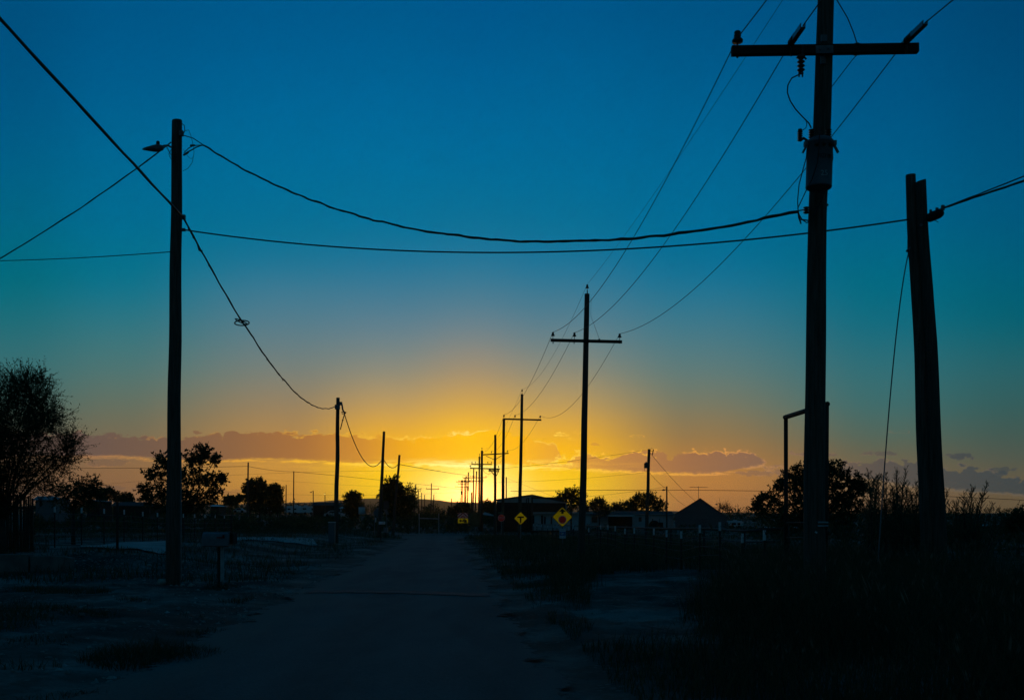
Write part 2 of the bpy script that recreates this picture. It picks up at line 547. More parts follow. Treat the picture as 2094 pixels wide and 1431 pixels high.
# ---- the rest of the dome: already dim, lit by a low Nishita sun and tinted with dusk blue
nish = W.new('ShaderNodeTexSky', sky_type='NISHITA')
nish.sun_disc = False
nish.sun_elevation = math.radians(SUN_EL)
nish.sun_rotation = math.radians(SUN_AZ)
nish.altitude = 900
dome = W.mix(1.0, nish.outputs[0], (0.006, 0.04, 0.07), 'MULTIPLY')
dome = W.mix(1.0, dome, (0.0002, 0.0155, 0.034), 'ADD')
# warm patch added to the unseen eastern sky so the sign faces mirror it
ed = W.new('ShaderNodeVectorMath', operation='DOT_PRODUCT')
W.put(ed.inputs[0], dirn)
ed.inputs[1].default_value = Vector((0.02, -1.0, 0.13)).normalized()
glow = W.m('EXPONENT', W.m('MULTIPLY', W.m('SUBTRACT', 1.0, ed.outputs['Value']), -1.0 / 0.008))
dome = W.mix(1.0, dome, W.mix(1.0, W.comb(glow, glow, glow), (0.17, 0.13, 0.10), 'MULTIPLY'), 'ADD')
sky = W.mix(W.sstep(1075.0, 1180.0, SY), sky, (0.02, 0.02, 0.02))
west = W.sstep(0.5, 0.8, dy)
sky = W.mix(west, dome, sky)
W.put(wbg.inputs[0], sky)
wbg.inputs[1].default_value = 1.0

scene.view_settings.view_transform = 'Standard'
scene.view_settings.look = 'None'
scene.view_settings.exposure = 0
scene.view_settings.gamma = 1
scene.cycles.use_denoising = True
scene.cycles.max_bounces = 5
scene.cycles.transparent_max_bounces = 8
scene.cycles.volume_bounces = 0

# ------------------------------------------------------------------ ground, road, hills
def axis(breaks):
    """breaks: list of (to, step) starting at breaks[0][0]"""
    out = [breaks[0][0]]
    for to, st in breaks[1:]:
        n = max(1, int(round((to - out[-1]) / st)))
        out += [out[-1] + (to - out[-1]) * (i + 1) / n for i in range(n)] if False else list(np.linspace(out[-1], to, n + 1)[1:])
    return out


def sheet(name, xs_of, ys, zf, material):
    vs, fs = [], []
    nx = None
    for y in ys:
        xs = xs_of(y)
        nx = len(xs)
        for x in xs:
            vs.append((x, y, zf(x, y)))
    for j in range(len(ys) - 1):
        for i in range(nx - 1):
            a = j * nx + i
            fs.append((a, a + 1, a + nx + 1, a + nx))
    me = bpy.data.meshes.new(name)
    me.from_pydata(vs, [], fs)
    me.polygons.foreach_set('use_smooth', [True] * len(fs))
    me.update()
    o = link_mesh(me, name, material, None)
    o['kind'] = 'structure'
    return o


def ground_material():
    m = bpy.data.materials.new('caliche_dirt')
    m.use_nodes = True
    t = NT(m.node_tree)
    b = m.node_tree.nodes['Principled BSDF']
    b.inputs['Roughness'].default_value = 0.95
    b.inputs['Specular IOR Level'].default_value = 0.15
    tc = t.new('ShaderNodeTexCoord').outputs['Object']
    big = t.noise(tc, 0.35, 6.0, 0.6)
    mid = t.noise(tc, 2.3, 8.0, 0.65)
    fine = t.noise(tc, 22.0, 4.0, 0.7)
    vor = t.new('ShaderNodeTexVoronoi', feature='F1')
    t.put(vor.inputs['Vector'], tc)
    vor.inputs['Scale'].default_value = 9.0
    peb = t.sstep(0.34, 0.16, vor.outputs['Distance'])
    c = t.ramp(big, [(0.38, (0.034, 0.029, 0.023)), (0.5, (0.105, 0.095, 0.080)), (0.62, (0.23, 0.212, 0.19))])
    c = t.mix(t.m('MULTIPLY', t.sstep(0.46, 0.62, mid), 0.6), c, (0.050, 0.046, 0.034))
    k = t.m('MULTIPLY_ADD', fine, 0.9, 0.55)
    c = t.mix(1.0, c, t.comb(k, k, k), 'MULTIPLY')
    c = t.mix(t.m('MULTIPLY', peb, t.m('MULTIPLY', t.sstep(0.48, 0.6, t.noise(tc, 1.1, 3.0)), 0.55)), c, (0.26, 0.245, 0.22))
    t.put(b.inputs['Base Color'], c)
    bn = t.new('ShaderNodeBump')
    bn.inputs['Strength'].default_value = 0.7
    bn.inputs['Distance'].default_value = 0.06
    t.put(bn.inputs['Height'], t.m('ADD', t.m('MULTIPLY', mid, 0.7), t.m('MULTIPLY', fine, 0.5)))
    t.put(b.inputs['Normal'], bn.outputs[0])
    return m


def road_material():
    m = bpy.data.materials.new('worn_chipseal')
    m.use_nodes = True
    t = NT(m.node_tree)
    b = m.node_tree.nodes['Principled BSDF']
    b.inputs['Roughness'].default_value = 0.9
    b.inputs['Specular IOR Level'].default_value = 0.2
    tc = t.new('ShaderNodeTexCoord').outputs['Object']
    s = t.new('ShaderNodeSeparateXYZ')
    t.put(s.inputs[0], tc)
    across = t.m('ADD', s.outputs[0], t.m('MULTIPLY_ADD', s.outputs[1], 0.0675, 1.02))     # 0 on the centre line, 2.37 at the edges
    trk = t.m('ABSOLUTE', t.m('SUBTRACT', t.m('ABSOLUTE', across), 0.85))
    wear = t.sstep(0.75, 0.1, trk)
    mp = t.new('ShaderNodeMapping')
    t.put(mp.inputs['Vector'], tc)
    mp.inputs['Scale'].default_value = (1.0, 0.28, 1.0)
    n1 = t.noise(mp.outputs[0], 1.2, 7.0, 0.62)
    n2 = t.noise(tc, 30.0, 3.0, 0.7)
    c = t.ramp(n1, [(0.34, (0.070, 0.070, 0.068)), (0.66, (0.118, 0.116, 0.112))])
    c = t.mix(t.m('MULTIPLY', wear, 0.45), c, (0.135, 0.135, 0.13))
    pt = t.noise(mp.outputs[0], 0.45, 5.0, 0.6, 0.5)
    c = t.mix(t.m('MULTIPLY', t.sstep(0.50, 0.62, pt), 0.55), c, (0.050, 0.050, 0.052))
    lopsided = t.m('MAXIMUM', across, t.m('MULTIPLY', across, -1.55))
    dusty = t.sstep(1.5, 2.5, t.m('ADD', lopsided, t.m('MULTIPLY_ADD', n1, 1.2, -0.6)))
    c = t.mix(t.m('MULTIPLY', dusty, 0.7), c, (0.135, 0.122, 0.104))
    k = t.m('MULTIPLY_ADD', n2, 0.9, 0.55)
    c = t.mix(1.0, c, t.comb(k, k, k), 'MULTIPLY')
    t.put(b.inputs['Base Color'], c)
    bn = t.new('ShaderNodeBump')
    bn.inputs['Strength'].default_value = 0.5
    bn.inputs['Distance'].default_value = 0.02
    t.put(bn.inputs['Height'], n2)
    t.put(b.inputs['Normal'], bn.outputs[0])
    # broken edge: the seal coat crumbles away into the dirt
    rag = t.m('ADD', t.m('ABSOLUTE', across), t.m('ADD', t.m('MULTIPLY_ADD', t.noise(tc, 3.2, 6.0, 0.65), 1.1, -0.55), t.m('MULTIPLY_ADD', t.noise(tc, 0.6, 3.0), 1.3, -0.65)))
    gone = t.m('MULTIPLY', t.sstep(2.02, 2.12, rag), t.sstep(92.0, 78.0, s.outputs[1]))
    tp = t.new('ShaderNodeBsdfTransparent')
    mx = t.new('ShaderNodeMixShader')
    t.put(mx.inputs[0], gone)
    t.t.links.new(b.outputs[0], mx.inputs[1])
    t.t.links.new(tp.outputs[0], mx.inputs[2])
    t.t.links.new(mx.outputs[0], m.node_tree.nodes['Material Output'].inputs['Surface'])
    return m


M_DIRT, M_ROAD = ground_material(), road_material()
ys = axis([(-60, 0), (-6, 6), (6, 0.6), (34, 0.16), (60, 0.4), (120, 1.2), (420, 10), (1500, 120), (5850, 700)])
gx_ = axis([(-9000, 0), (-1500, 900), (-300, 120), (-60, 12), (-22, 1.2), (-10, 0.4), (10, 0.15), (20, 0.5), (60, 2.0), (300, 12), (1500, 120), (9000, 900)])
sheet('ground', lambda y: gx_, ys, zg, M_DIRT)


def road_x(y):
    l, r = road_l(y), road_r(y)
    jl = 0.30 * mnoise.noise(Vector((y * 0.55, 0.3, 0))) + 0.12 * mnoise.noise(Vector((y * 2.1, 5.3, 0)))
    jr = 0.30 * mnoise.noise(Vector((y * 0.5, 7.7, 0))) + 0.12 * mnoise.noise(Vector((y * 2.3, 2.3, 0)))
    return list(np.linspace(l + jl, r + jr, 13))


def road_z(x, y):
    u = (x - (road_l(y) + road_r(y)) / 2) / 2.4
    return zbase(x, y) + 0.006 + 0.05 * (1 - min(1.6, u * u)) + 0.012 * mnoise.noise(Vector((x * 0.8, y * 0.4, 0)))


sheet('road', road_x, axis([(-6, 0), (40, 0.3), (108, 0.6)]), road_z, M_ROAD)
# the cross road at the end, running a little away to the left
def cross_xy(x): return 112.0 - 0.07 * x
def cross_sheet():
    vs, fs = [], []
    xs = axis([(-160, 0), (-40, 8), (40, 1.0), (160, 8)])
    for x in xs:
        for k, w in enumerate((-4.2, -2, 0, 2, 4.2)):
            y = cross_xy(x) + w
            vs.append((x, y, zbase(x, y) + 0.10 - 0.008 * abs(w)))
    for i in range(len(xs) - 1):
        for k in range(4):
            a = i * 5 + k
            fs.append((a, a + 5, a + 6, a + 1))
    me = bpy.data.meshes.new('cross_road')
    me.from_pydata(vs, [], fs)
    me.update()
    o = link_mesh(me, 'cross_road', M_ROAD, None)
    o['kind'] = 'structure'


cross_sheet()
# a long dark repair strip across the road
def patch():
    vs, fs = [], []
    N = 26
    for i in range(N + 1):
        t = i / N
        cy = 20.9 - 1.1 * t
        x = (road_l(cy) + 0.5) * (1 - t) + (road_r(cy) - 0.45) * t
        w = 0.32 + 0.10 * math.sin(i * 1.7) + 0.08 * t
        for k in (-1, 1):
            y = cy + k * w + 0.05 * mnoise.noise(Vector((i * 0.6, k * 3.0, 0)))
            vs.append((x, y, road_z(x, y) + 0.012))
    for i in range(N):
        fs.append((2 * i, 2 * i + 2, 2 * i + 3, 2 * i + 1))
    me = bpy.data.meshes.new('road_patch')
    me.from_pydata(vs, [], fs)
    me.update()
    o = link_mesh(me, 'road_patch', mat('fresh_bitumen', (0.020, 0.020, 0.024), 0.8, 0.3, 6), None)
    o['kind'] = 'structure'


patch()


def strip_on_ground(name, quad, lift, material, n=14):
    """quad: four (px, py-distance) ground corners a b c d; follows the ground"""
    a, b, c, d = quad
    vs, fs = [], []
    for j in range(n + 1):
        for i in range(n + 1):
            u, v = i / n, j / n
            px = (a[0] * (1 - u) + b[0] * u) * (1 - v) + (d[0] * (1 - u) + c[0] * u) * v
            y = (a[1] * (1 - u) + b[1] * u) * (1 - v) + (d[1] * (1 - u) + c[1] * u) * v
            p = G(px, y, lift)
            vs.append(tuple(p))
    for j in range(n):
        for i in range(n):
            q = j * (n + 1) + i
            fs.append((q, q + 1, q + n + 2, q + n + 1))
    me = bpy.data.meshes.new(name)
    me.from_pydata(vs, [], fs)
    me.update()
    o = link_mesh(me, name, material, None)
    o['kind'] = 'structure'
    return o


strip_on_ground('driveway', ((165, 39), (350, 34), (350, 52), (165, 41)), 0.05, M_SLAB)
strip_on_ground('path', ((470, 52), (650, 58), (640, 66), (480, 60)), 0.05, M_SLAB)

# far hills
def hills(name, y0, y1, prof, material):
    vs, fs = [], []
    N = 180
    depth = 7
    for i in range(N + 1):
        px = prof[0][0] + (prof[-1][0] - prof[0][0]) * i / N
        for (xa, ya), (xb, yb) in zip(prof, prof[1:]):
            if xa <= px <= xb:
                t = (px - xa) / (xb - xa)
                t = t * t * (3 - 2 * t)
                top = ya * (1 - t) + yb * t
                break
        top += 1.2 * mnoise.noise(Vector((px * 0.02, 1.0, y0))) + 0.5 * mnoise.noise(Vector((px * 0.09, 1.0, y0)))
        zt = H - (top - YH) / F * y1
        x0 = (px - CX) / F
        for k in range(depth):
            u = k / (depth - 1)
            y = y0 + (y1 - y0) * u
            z = 1.0 + (zt - 1.0) * (u ** 1.3) + (0 if k in (0, depth - 1) else 0.05 * zt * mnoise.noise(Vector((px * 0.05, u * 5, 2))))
            vs.append((x0 * y1, y, z))
        vs.append((x0 * y1, y1 + 1500, -5))
    d = depth + 1
    for i in range(N):
        for k in range(d - 1):
            a = i * d + k
            fs.append((a, a + d, a + d + 1, a + 1))
    me = bpy.data.meshes.new(name)
    me.from_pydata(vs, [], fs)
    me.polygons.foreach_set('use_smooth', [True] * len(fs))
    me.update()
    o = link_mesh(me, name, material, None)
    o['kind'] = 'structure'


M_HILL = mat('scrubby_hillside', (0.040, 0.032, 0.022), 0.95, 0.4, 0.02)
hills('hills', 2600, 4200, [(-900, 1040), (0, 1034), (280, 1033), (520, 1030), (640, 1026), (700, 1022), (770, 1018), (840, 1019), (880, 1021), (930, 1026), (1000, 1028), (1150, 1031),
                            (1350, 1044), (1480, 1048), (1560, 1054), (1700, 1052), (2094, 1048), (3000, 1044)], M_HILL)


# ------------------------------------------------------------------ poles, wires
def pole_mesh(base, top, r0, r1, n=16, rings=16, wob=0.012, slant=0.0, path=None):
    mb = MB()
    base, top = Vector(base), Vector(top)
    base = base + (base - top).normalized() * 0.35
    pts, rad = [], []
    s = random.random() * 50
    for i in range(rings + 1):
        t = i / rings
        p = base.lerp(top, t)
        if path:
            p.x = np.interp(p.z, [q[1] for q in path], [q[0] for q in path])
        p.x += wob * mnoise.noise(Vector((s, t * 4, 0))) * (1 - abs(2 * t - 1) ** 4) * 2
        pts.append(p)
        rad.append((r0 * (1 - t) + r1 * t) * (1 + 0.02 * mnoise.noise(Vector((s, t * 14, 3)))))
    mb.tube(pts, rad, n)
    if slant:
        for i in range(len(mb.v) - n, len(mb.v)):
            mb.v[i].z += slant * (mb.v[i].x - top.x)
    return mb


def wire_pts(A, B, sag, n=40):
    A, B = Vector(A), Vector(B)
    out = []
    for i in range(n + 1):
        t = i / n
        p = A.lerp(B, t)
        p.z -= 4 * sag * t * (1 - t)
        out.append(p)
    return out


def sag_through(A, B, px, py):
    k = (px - CX) / F
    den = (B.x - A.x) - k * (B.y - A.y)
    t = (k * A.y - A.x) / den
    p = A.lerp(B, t)
    zr = H - (py - YH) / F * p.y
    return (p.z - zr) / (4 * t * (1 - t))


def wire(name, A, B, r, label, cat='power line', group=None, through=None, sag=0.3, n=44, wobble=0.0, material=None, extra=None):
    A, B = Vector(A), Vector(B)
    if through:
        sag = sag_through(A, B, *through)
    pts = wire_pts(A, B, sag, n)
    rad = [r] * len(pts)
    if wobble:
        s = random.random() * 90
        for i, p in enumerate(pts[1:-1], 1):
            w = Vector((mnoise.noise(Vector((i * 0.45, s, 0))), 0, mnoise.noise(Vector((i * 0.45, s, 7)))))
            pts[i] = p + w * wobble
            rad[i] = r * (1 + 0.35 * mnoise.noise(Vector((i * 0.9, s, 3))))
    mb = MB()
    mb.tube(pts, rad, 6)
    if extra:
        extra(mb, pts)
    return mb.build(name, material or M_WIRE, None, label, cat, group)


def pin_insulator(mb, p, s=1.0):
    """pin type insulator standing at p on top of an arm"""
    mb.lathe(p, (0, 0, 1), [(0.012 * s, -0.09 * s), (0.012 * s, 0.05 * s), (0.075 * s, 0.055 * s), (0.08 * s, 0.085 * s), (0.045 * s, 0.12 * s), (0.055 * s, 0.15 * s),
                            (0.035 * s, 0.165 * s), (0.05 * s, 0.185 * s), (0.04 * s, 0.21 * s), (0.01 * s, 0.215 * s)], 12)


def shed_stack(mb, c, ax, L, r, k):
    prof = []
    for i in range(k):
        h = L * i / k
        prof += [(r * 0.5, h), (r, h + L / k * 0.35), (r * 0.95, h + L / k * 0.5), (r * 0.5, h + L / k * 0.75)]
    mb.lathe(c, ax, prof, 12)


YL = 15.0
# ---- the big line pole close on the right
b1, t1 = G(1667, YL), P(1694, -205, YL)
big = thing('utility_pole', b1, 'tall wooden power pole carrying the grey transformer and wide crossarm, rising out of the frame', 'utility pole', 'poles of the roadside power line')
bend = [(P(x_, y_, YL).x, P(x_, y_, YL).z) for x_, y_ in ((1667, 1300), (1667, 800), (1667.5, 560), (1669, 420), (1679, 240), (1688, 0), (1696, -205))]
pm = pole_mesh(b1, t1, 0.168, 0.112, 20, 40, 0.02, path=bend)
pole_big = pm.build('pole', M_WOOD, big)
mb = MB()
yA = YL - 0.155
aL, aR = P(1496, 105, yA - 0.05), P(1877, 99.5, yA - 0.05)
mb.beam(aL, aR, 0.10, 0.128)
arm = mb.build('crossarm', M_ARM, big)
mb = MB()
mb.beam(P(1668, 102, yA - 0.105), P(1704, 101, yA - 0.105), 0.012, 0.115)
mb.beam(P(1685, 85, yA - 0.055), P(1685, 72, yA - 0.055), 0.09, 0.02, Vector((0, 1, 0)))
mb.beam(P(1683, 113, YL - 0.15), P(1683, 131, YL - 0.15), 0.08, 0.02, Vector((0, 1, 0)))
for px, py in ((1683, 118), (1683, 125), (1677, 101), (1695, 100)):
    mb.lathe(P(px, py, yA - 0.12), (0, -1, 0), [(0.012, 0), (0.012, 0.02)], 8)
mb.build('arm_bracket', M_STEEL, big)
mb = MB()
pin_insulator(mb, P(1508, 95, yA), 1.05)
mb.lathe(P(1508, 118, yA), (0, 0, 1), [(0.008, -0.01), (0.02, 0.0), (0.015, 0.04)], 8)
mb.build('insulator', M_PORC, big)


def deadend(pb, pe, name):
    """strain insulator clamp: ribbed body with an open channel"""
    m_ = MB()
    a, e = Vector(pb), Vector(pe)
    d = (e - a)
    mid = a.lerp(e, 0.42)
    m_.beam(a, mid, 0.05, 0.05)
    shed_stack(m_, a.lerp(e, 0.18), d, d.length * 0.3, 0.055, 3)
    up = Vector((0, 0, 1))
    s = d.normalized().cross(up).normalized() * 0.03
    m_.beam(mid + s, e + s, 0.012, 0.07)
    m_.beam(mid - s, e - s, 0.012, 0.07)
    m_.beam(mid - Vector((0, 0, .025)), e - Vector((0, 0, .025)), 0.06, 0.015)
    m_.lathe(a.lerp(e, 0.46), (0, 0, -1), [(0.035, -0.05), (0.04, 0.03), (0.02, 0.05)], 10)
    m_.tube([a.lerp(e, 0.2) + Vector((0, 0, -.02)), a.lerp(e, 0.2) + Vector((0, 0, -.2))], 0.012, 6)
    return m_.build(name, M_PORC, big)


deadend(P(1612, 96, yA), P(1642, 53, yA - 0.9), 'insulator')
deadend(P(1845, 92, yA), P(1892, 47, yA - 0.9), 'insulator')
mb = MB()                                     # fused cutout under the arm
mb.beam(P(1641, 92, yA - .11), P(1641, 116, yA - .11), 0.03, 0.015, Vector((0, 1, 0)))
shed_stack(mb, P(1638, 147, yA - .12), (0, 0, 1), 0.24, 0.058, 4)
mb.box(P(1638, 115, yA - .12), (0.11, 0.05, 0.03))
mb.beam(P(1629, 119, yA - .12), P(1638, 112, yA - .12), 0.02, 0.02)
mb.beam(P(1649, 122, yA - .12), P(1640, 112, yA - .12), 0.02, 0.02)
mb.tube([P(1634, 158, yA - .12), P(1634, 148, yA - .12)], 0.012, 6)
mb.tube([P(1641, 158, yA - .12), P(1641, 148, yA - .12)], 0.012, 6)
mb.box(P(1638, 151, yA - .12), (0.07, 0.03, 0.02))
mb.build('fuse_cutout', M_PORC, big)
mb = MB()                                     # lead from cutout down to the tank
lead = [P(1634, 153, yA - .12), P(1619, 160, yA - .15), P(1611, 175, yA - .16), P(1610, 190, yA - .16), P(1616, 207, yA - .16), P(1627, 224, yA - .17), P(1640, 238, yA - .18), P(1654, 252, yA - .2), P(1659, 262, yA - .22)]
mb.tube(lead, 0.010, 6)
mb.tube([P(1648, 247, yA - .18), P(1650, 254, yA - .18), P(1648, 262, yA - .18), P(1641, 267, yA - .18)], 0.006, 6)
mb.tube([P(1752, 88, yA), P(1745, 66, yA), P(1733, 37, yA), P(1711, 0, yA), P(1700, -60, yA)], 0.008, 6)
mb.tube([P(1752, 113, yA), P(1743, 123, yA), P(1700, 179, YL)], 0.007, 6)
mb.build('jumper_wire', M_CABLE, big)
mb = MB()
mb.lathe(P(1752, 112, yA), (0, 0, 1), [(0.02, -.01), (0.05, 0.0), (0.055, 0.06), (0.045, 0.16), (0.01, 0.17)], 10)
mb.build('ground_clamp', M_STEEL, big)
mb = MB()                                     # arrester beside the tank
shed_stack(mb, P(1636, 289, yA - .2), (0, 0, 1), 0.15, 0.042, 5)
mb.lathe(P(1636, 271, yA - .2), (0, 0, 1), [(0.032, 0), (0.032, 0.045), (0.02, 0.05)], 10)
mb.tube([P(1636, 288, yA - .2), P(1643, 283, yA - .2), P(1652, 288, yA - .2)], [0.02, 0.022, 0.015], 8)
mb.build('surge_arrester', M_PORC, big)
yT = YL - 0.40
mb = MB()
tc_, tb_ = P(1677, 290, yT), P(1674, 385, yT)
tl = (tc_ - tb_).length
mb.lathe(tb_, tc_ - tb_, [(0.18, 0.0), (0.19, 0.015), (0.186, 0.03), (0.186, tl - 0.05), (0.2, tl - 0.045), (0.2, tl - 0.01), (0.16, tl + 0.035), (0.04, tl + 0.06)], 28)
tank = mb.build('transformer', M_GREY, big)
for px in (1660, 1694):
    mb = MB()
    shed_stack(mb, P(px, 283, yT), (0, 0, 1), 0.14, 0.05, 4)
    mb.build('bushing', M_PORC, tank)
mb = MB()
for sx in (-1, 1):
    mb = MB()
    c = tc_ + Vector((sx * 0.2, -0.02, -0.06))
    mb.beam(c, c + Vector((sx * 0.06, 0, -0.11)), 0.03, 0.03)
    mb.box(tc_ + Vector((sx * 0.2, 0.0, -0.03)), (0.06, 0.10, 0.07))
    mb.build('lid_lug', M_STEEL, tank)
for k in range(3):
    a = -math.pi / 2 + (k - 1) * 0.55
    mb = MB()
    mb.lathe(tc_ + Vector((math.cos(a) * 0.186, math.sin(a) * 0.186, -0.10)), (math.cos(a), math.sin(a), 0), [(0.028, 0), (0.028, 0.03), (0.012, 0.05)], 10)
    mb.build('terminal', M_PORC, tank)
mb = MB()
mb.beam(P(1668, 300, YL - .19), P(1668, 370, YL - .19), 0.10, 0.08, Vector((0, 1, 0)))
mb.build('mounting_bracket', M_STEEL, tank)


def text_mesh(body, size, loc, parent, material, name='lettering', ext=0.002, bend=None, sx=1.0):
    cu = bpy.data.curves.new(name, 'FONT')
    cu.body = body
    cu.size = size
    cu.align_x, cu.align_y = 'CENTER', 'CENTER'
    cu.extrude = ext
    o = bpy.data.objects.new(name, cu)
    COL.objects.link(o)
    dg = bpy.context.evaluated_depsgraph_get()
    me = bpy.data.meshes.new_from_object(o.evaluated_get(dg))
    bpy.data.objects.remove(o)
    loc = Vector(loc) - origin(parent)
    for v in me.vertices:
        x, z, d = v.co.x * sx, v.co.y, v.co.z
        if bend:                                   # wrap on a drum of radius bend
            a = x / bend
            v.co = loc + Vector((math.sin(a) * (bend + d), bend - math.cos(a) * (bend + d), z))
        else:
            v.co = loc + Vector((x, -d, z))
    me.materials.clear()
    return link_mesh(me, name, material, parent)


text_mesh('47023109', 0.085, tb_.lerp(tc_, 0.60) + Vector((0.01, -0.187, 0)), tank, M_BLACK, bend=0.187, sx=0.72)
text_mesh('25', 0.11, tb_.lerp(tc_, 0.235) + Vector((0.02, -0.187, 0)), tank, mat('pale_stencil_paint', (0.42, 0.44, 0.45), 0.6, 0.1, 9), bend=0.187)
mb = MB()                                     # wires hanging round the tank and the service rack
mb.tube([P(1676, 262, yT - .2), P(1675, 300, yT - .22), P(1671, 335, yT - .22), P(1660, 368, yT - .2), P(1648, 391, yT - .15), P(1631, 427, yT - .1)], 0.008, 6)
mb.tube([P(1650, 305, yT), P(1649, 322, yT), P(1642, 347, yT), P(1634, 378, yT), P(1631, 410, yT), P(1632, 430, yT)], 0.008, 6)
mb.tube([P(1702, 300, yT), P(1703, 325, yT), P(1697, 355, yT - .1), P(1690, 385, yT - .1)], 0.008, 6)
mb.tube([P(1689, 385, YL - .2), P(1680, 410, YL - .2), P(1663, 445, YL - .2), P(1650, 456, YL - .2), P(1640, 449, YL - .2), P(1632, 436, YL - .2)], 0.009, 6)
mb.tube([P(1632, 432, YL - .15), P(1634, 445, YL - .15), P(1638, 458, YL - .15)], [0.012, 0.016, 0.010], 6)
mb.tube([P(1638, 449, YL - .15), P(1652, 451, YL - .1)], 0.010, 6)
mb.tube([P(1633, 431, YL - .1), P(1652, 428, YL)], 0.010, 6)
mb.tube([P(1676, 270, YL - .17), P(1695, 245, YL), P(1697, 252, YL)], 0.005, 6)
mb.build('drop_wire', M_CABLE, big)
mb = MB()
shed_stack(mb, P(1649, 437, YL - .12), (0, 0, 1), 0.11, 0.05, 3)
mb.build('spool_insulator', M_PORC, big)
mb = MB()
mb.beam(P(1686, 421, YL), P(1694, 419, YL), 0.02, 0.03)
mb.build('through_bolt', M_STEEL, big)
mb = MB()                                     # pale tape / staples low on the pole
bt = b1.lerp(t1, (b1.z - P(0, 1068, YL).z) / (b1.z - t1.z))
mb.lathe(bt + Vector((0, 0, -.05)), (0.0, 0, 1), [(0.162, -0.012), (0.163, 0.012)], 24)
mb.lathe(bt + Vector((0, 0, -.01)), (0.0, 0.05, 1), [(0.162, -0.008), (0.163, 0.02)], 24)
mb.build('tape_band', mat('dusty_tape', (0.34, 0.36, 0.38), 0.7, 0.3, 9), big)
mb = MB()
mb.box(P(1669, 1088, YL - .166), (0.035, 0.006, 0.022), 0, Matrix.Rotation(0.5, 3, 'Y'))
mb.build('pole_tag', M_WHITE, big)


# ---- the line marching away
def line_pole(pxb, pxt, pyt, y, label, arms=(), topins=True, rb=0.15, rt=0.10, cat='utility pole', group='poles of the roadside power line', ins=(0.02, 0.33, 0.98), trans=None, m=None, s=1.0, brace=False, pyb=None):
    base = G(pxb, y)
    top = P(pxt, pyt, y)
    o = thing('utility_pole', base, label, cat, group)
    near = y < 110
    pole_mesh(base, top, rb, rt, 14 if near else 8, 12 if near else 4, 0.02 if near else 0.0).build('pole', m or M_WOOD2, o)
    ends = []
    for (ax0, ay0, ax1, ay1) in arms:
        A_, B_ = P(ax0, ay0, y - rt - 0.06), P(ax1, ay1, y - rt - 0.06)
        mb = MB()
        mb.beam(A_, B_, 0.09 * s, 0.115 * s)
        if brace:
            q = top.lerp(base, ((A_.z + B_.z) / 2 - 0.75 - top.z) / (base.z - top.z))
            for tt in (0.22, 0.78):
                mb.beam(A_.lerp(B_, tt), q + Vector((0, -rt - .03, 0)), 0.03, 0.03)
        a_ = mb.build('crossarm', M_ARM, o)
        for tt in ins:
            q = A_.lerp(B_, tt) + Vector((0, 0, 0.12 * s))
            mi = MB()
            pin_insulator(mi, q, 0.95 * s)
            mi.build('insulator', M_PORC, a_)
            ends.append(q + Vector((0, 0, 0.2 * s)))
    if topins:
        mi = MB()
        mi.beam(top - Vector((0, 0.1, 0.25)), top + Vector((0, -0.1, 0.12)), 0.04, 0.03, Vector((0, 1, 0)))
        pin_insulator(mi, top + Vector((0, -0.08, 0.16)), 0.9 * s)
        mi.build('insulator', M_PORC, o)
        ends.append(top + Vector((0, -0.08, 0.36)))
    if trans:
        tx, ty0, ty1 = trans
        mt = MB()
        a_, b_ = P(tx, ty1, y - 0.3), P(tx, ty0, y - 0.3)
        L_ = (b_ - a_).length
        mt.lathe(a_, (0, 0, 1), [(0.2, 0), (0.22, 0.02), (0.22, L_ * .9), (0.24, L_ * .92), (0.1, L_), (0.03, L_ + .12)], 14)
        mt.build('transformer', M_GREY, o)
    return o, ends


Y2, Y3, Y5 = 39.6, 74.0, 104.0
o2, e2 = line_pole(1189, 1200.5, 601, Y2, 'second pole of the roadside power line, level crossarm, beside the stop ahead sign', [(1126, 695.5, 1272, 699)], ins=(0.032, 0.333, 0.967))
mb = MB()
for px in (1131, 1174, 1267):
    mb = MB()
    mb.lathe(P(px, 700, Y2 - .16), (0, 0, -1), [(0.02, -.1), (0.02, 0.04), (0.008, 0.06)], 8)
    mb.build('arm_bolt', M_STEEL, o2)
mb = MB()
mb.box(P(1225.5, 694.5, Y2 - .16), (0.07, 0.06, 0.06))
mb.tube([P(1226, 694, Y2 - .16), P(1208, 645, Y2 - .1), P(1209, 612, Y2 - .1), P(1207, 608, Y2)], 0.006, 5)
mb.build('arm_hardware', M_STEEL, o2)
o3, e3 = line_pole(1062, 1067.5, 806, Y3, 'third power pole of the roadside line, plain crossarm above the tee sign', [(1029, 856.5, 1107, 858.5)], ins=(0.02, 0.31, 0.97))
o4, e4 = line_pole(1027, 1030.5, 857, 89.0, 'bare service pole without crossarm directly behind the stop sign', [], topins=False, rb=0.15, rt=0.12)
o5, e5 = line_pole(1012, 1012.8, 889, Y5, 'stout pole with a tilted braced crossarm above a second arm hung with fuses', [(987, 929.5, 1040, 926.5), (961, 957, 1022, 958.5)], topins=False, rb=0.16, rt=0.12, brace=False, ins=(0.01, 0.34, 0.96))
mb = MB()
for tt in (1000, 1003, 1006, 1009, 1016, 1019):
    shed_stack(mb, P(tt, 963 + (tt % 3), Y5 - .25), (0.15, 0, 1), 0.35, 0.09, 3)
mb.tube([P(1001, 960, Y5 - .25), P(1007, 966, Y5 - .25), P(1012, 974, Y5 - .25)], 0.05, 6)
mb.tube([P(1020, 960, Y5 - .25), P(1017, 969, Y5 - .25), P(1013, 975, Y5 - .25)], 0.04, 6)
mb.tube([P(988, 960, Y5 - .25), P(991, 966, Y5 - .25), P(998, 969, Y5 - .25), P(1006, 967, Y5 - .25)], 0.02, 6)
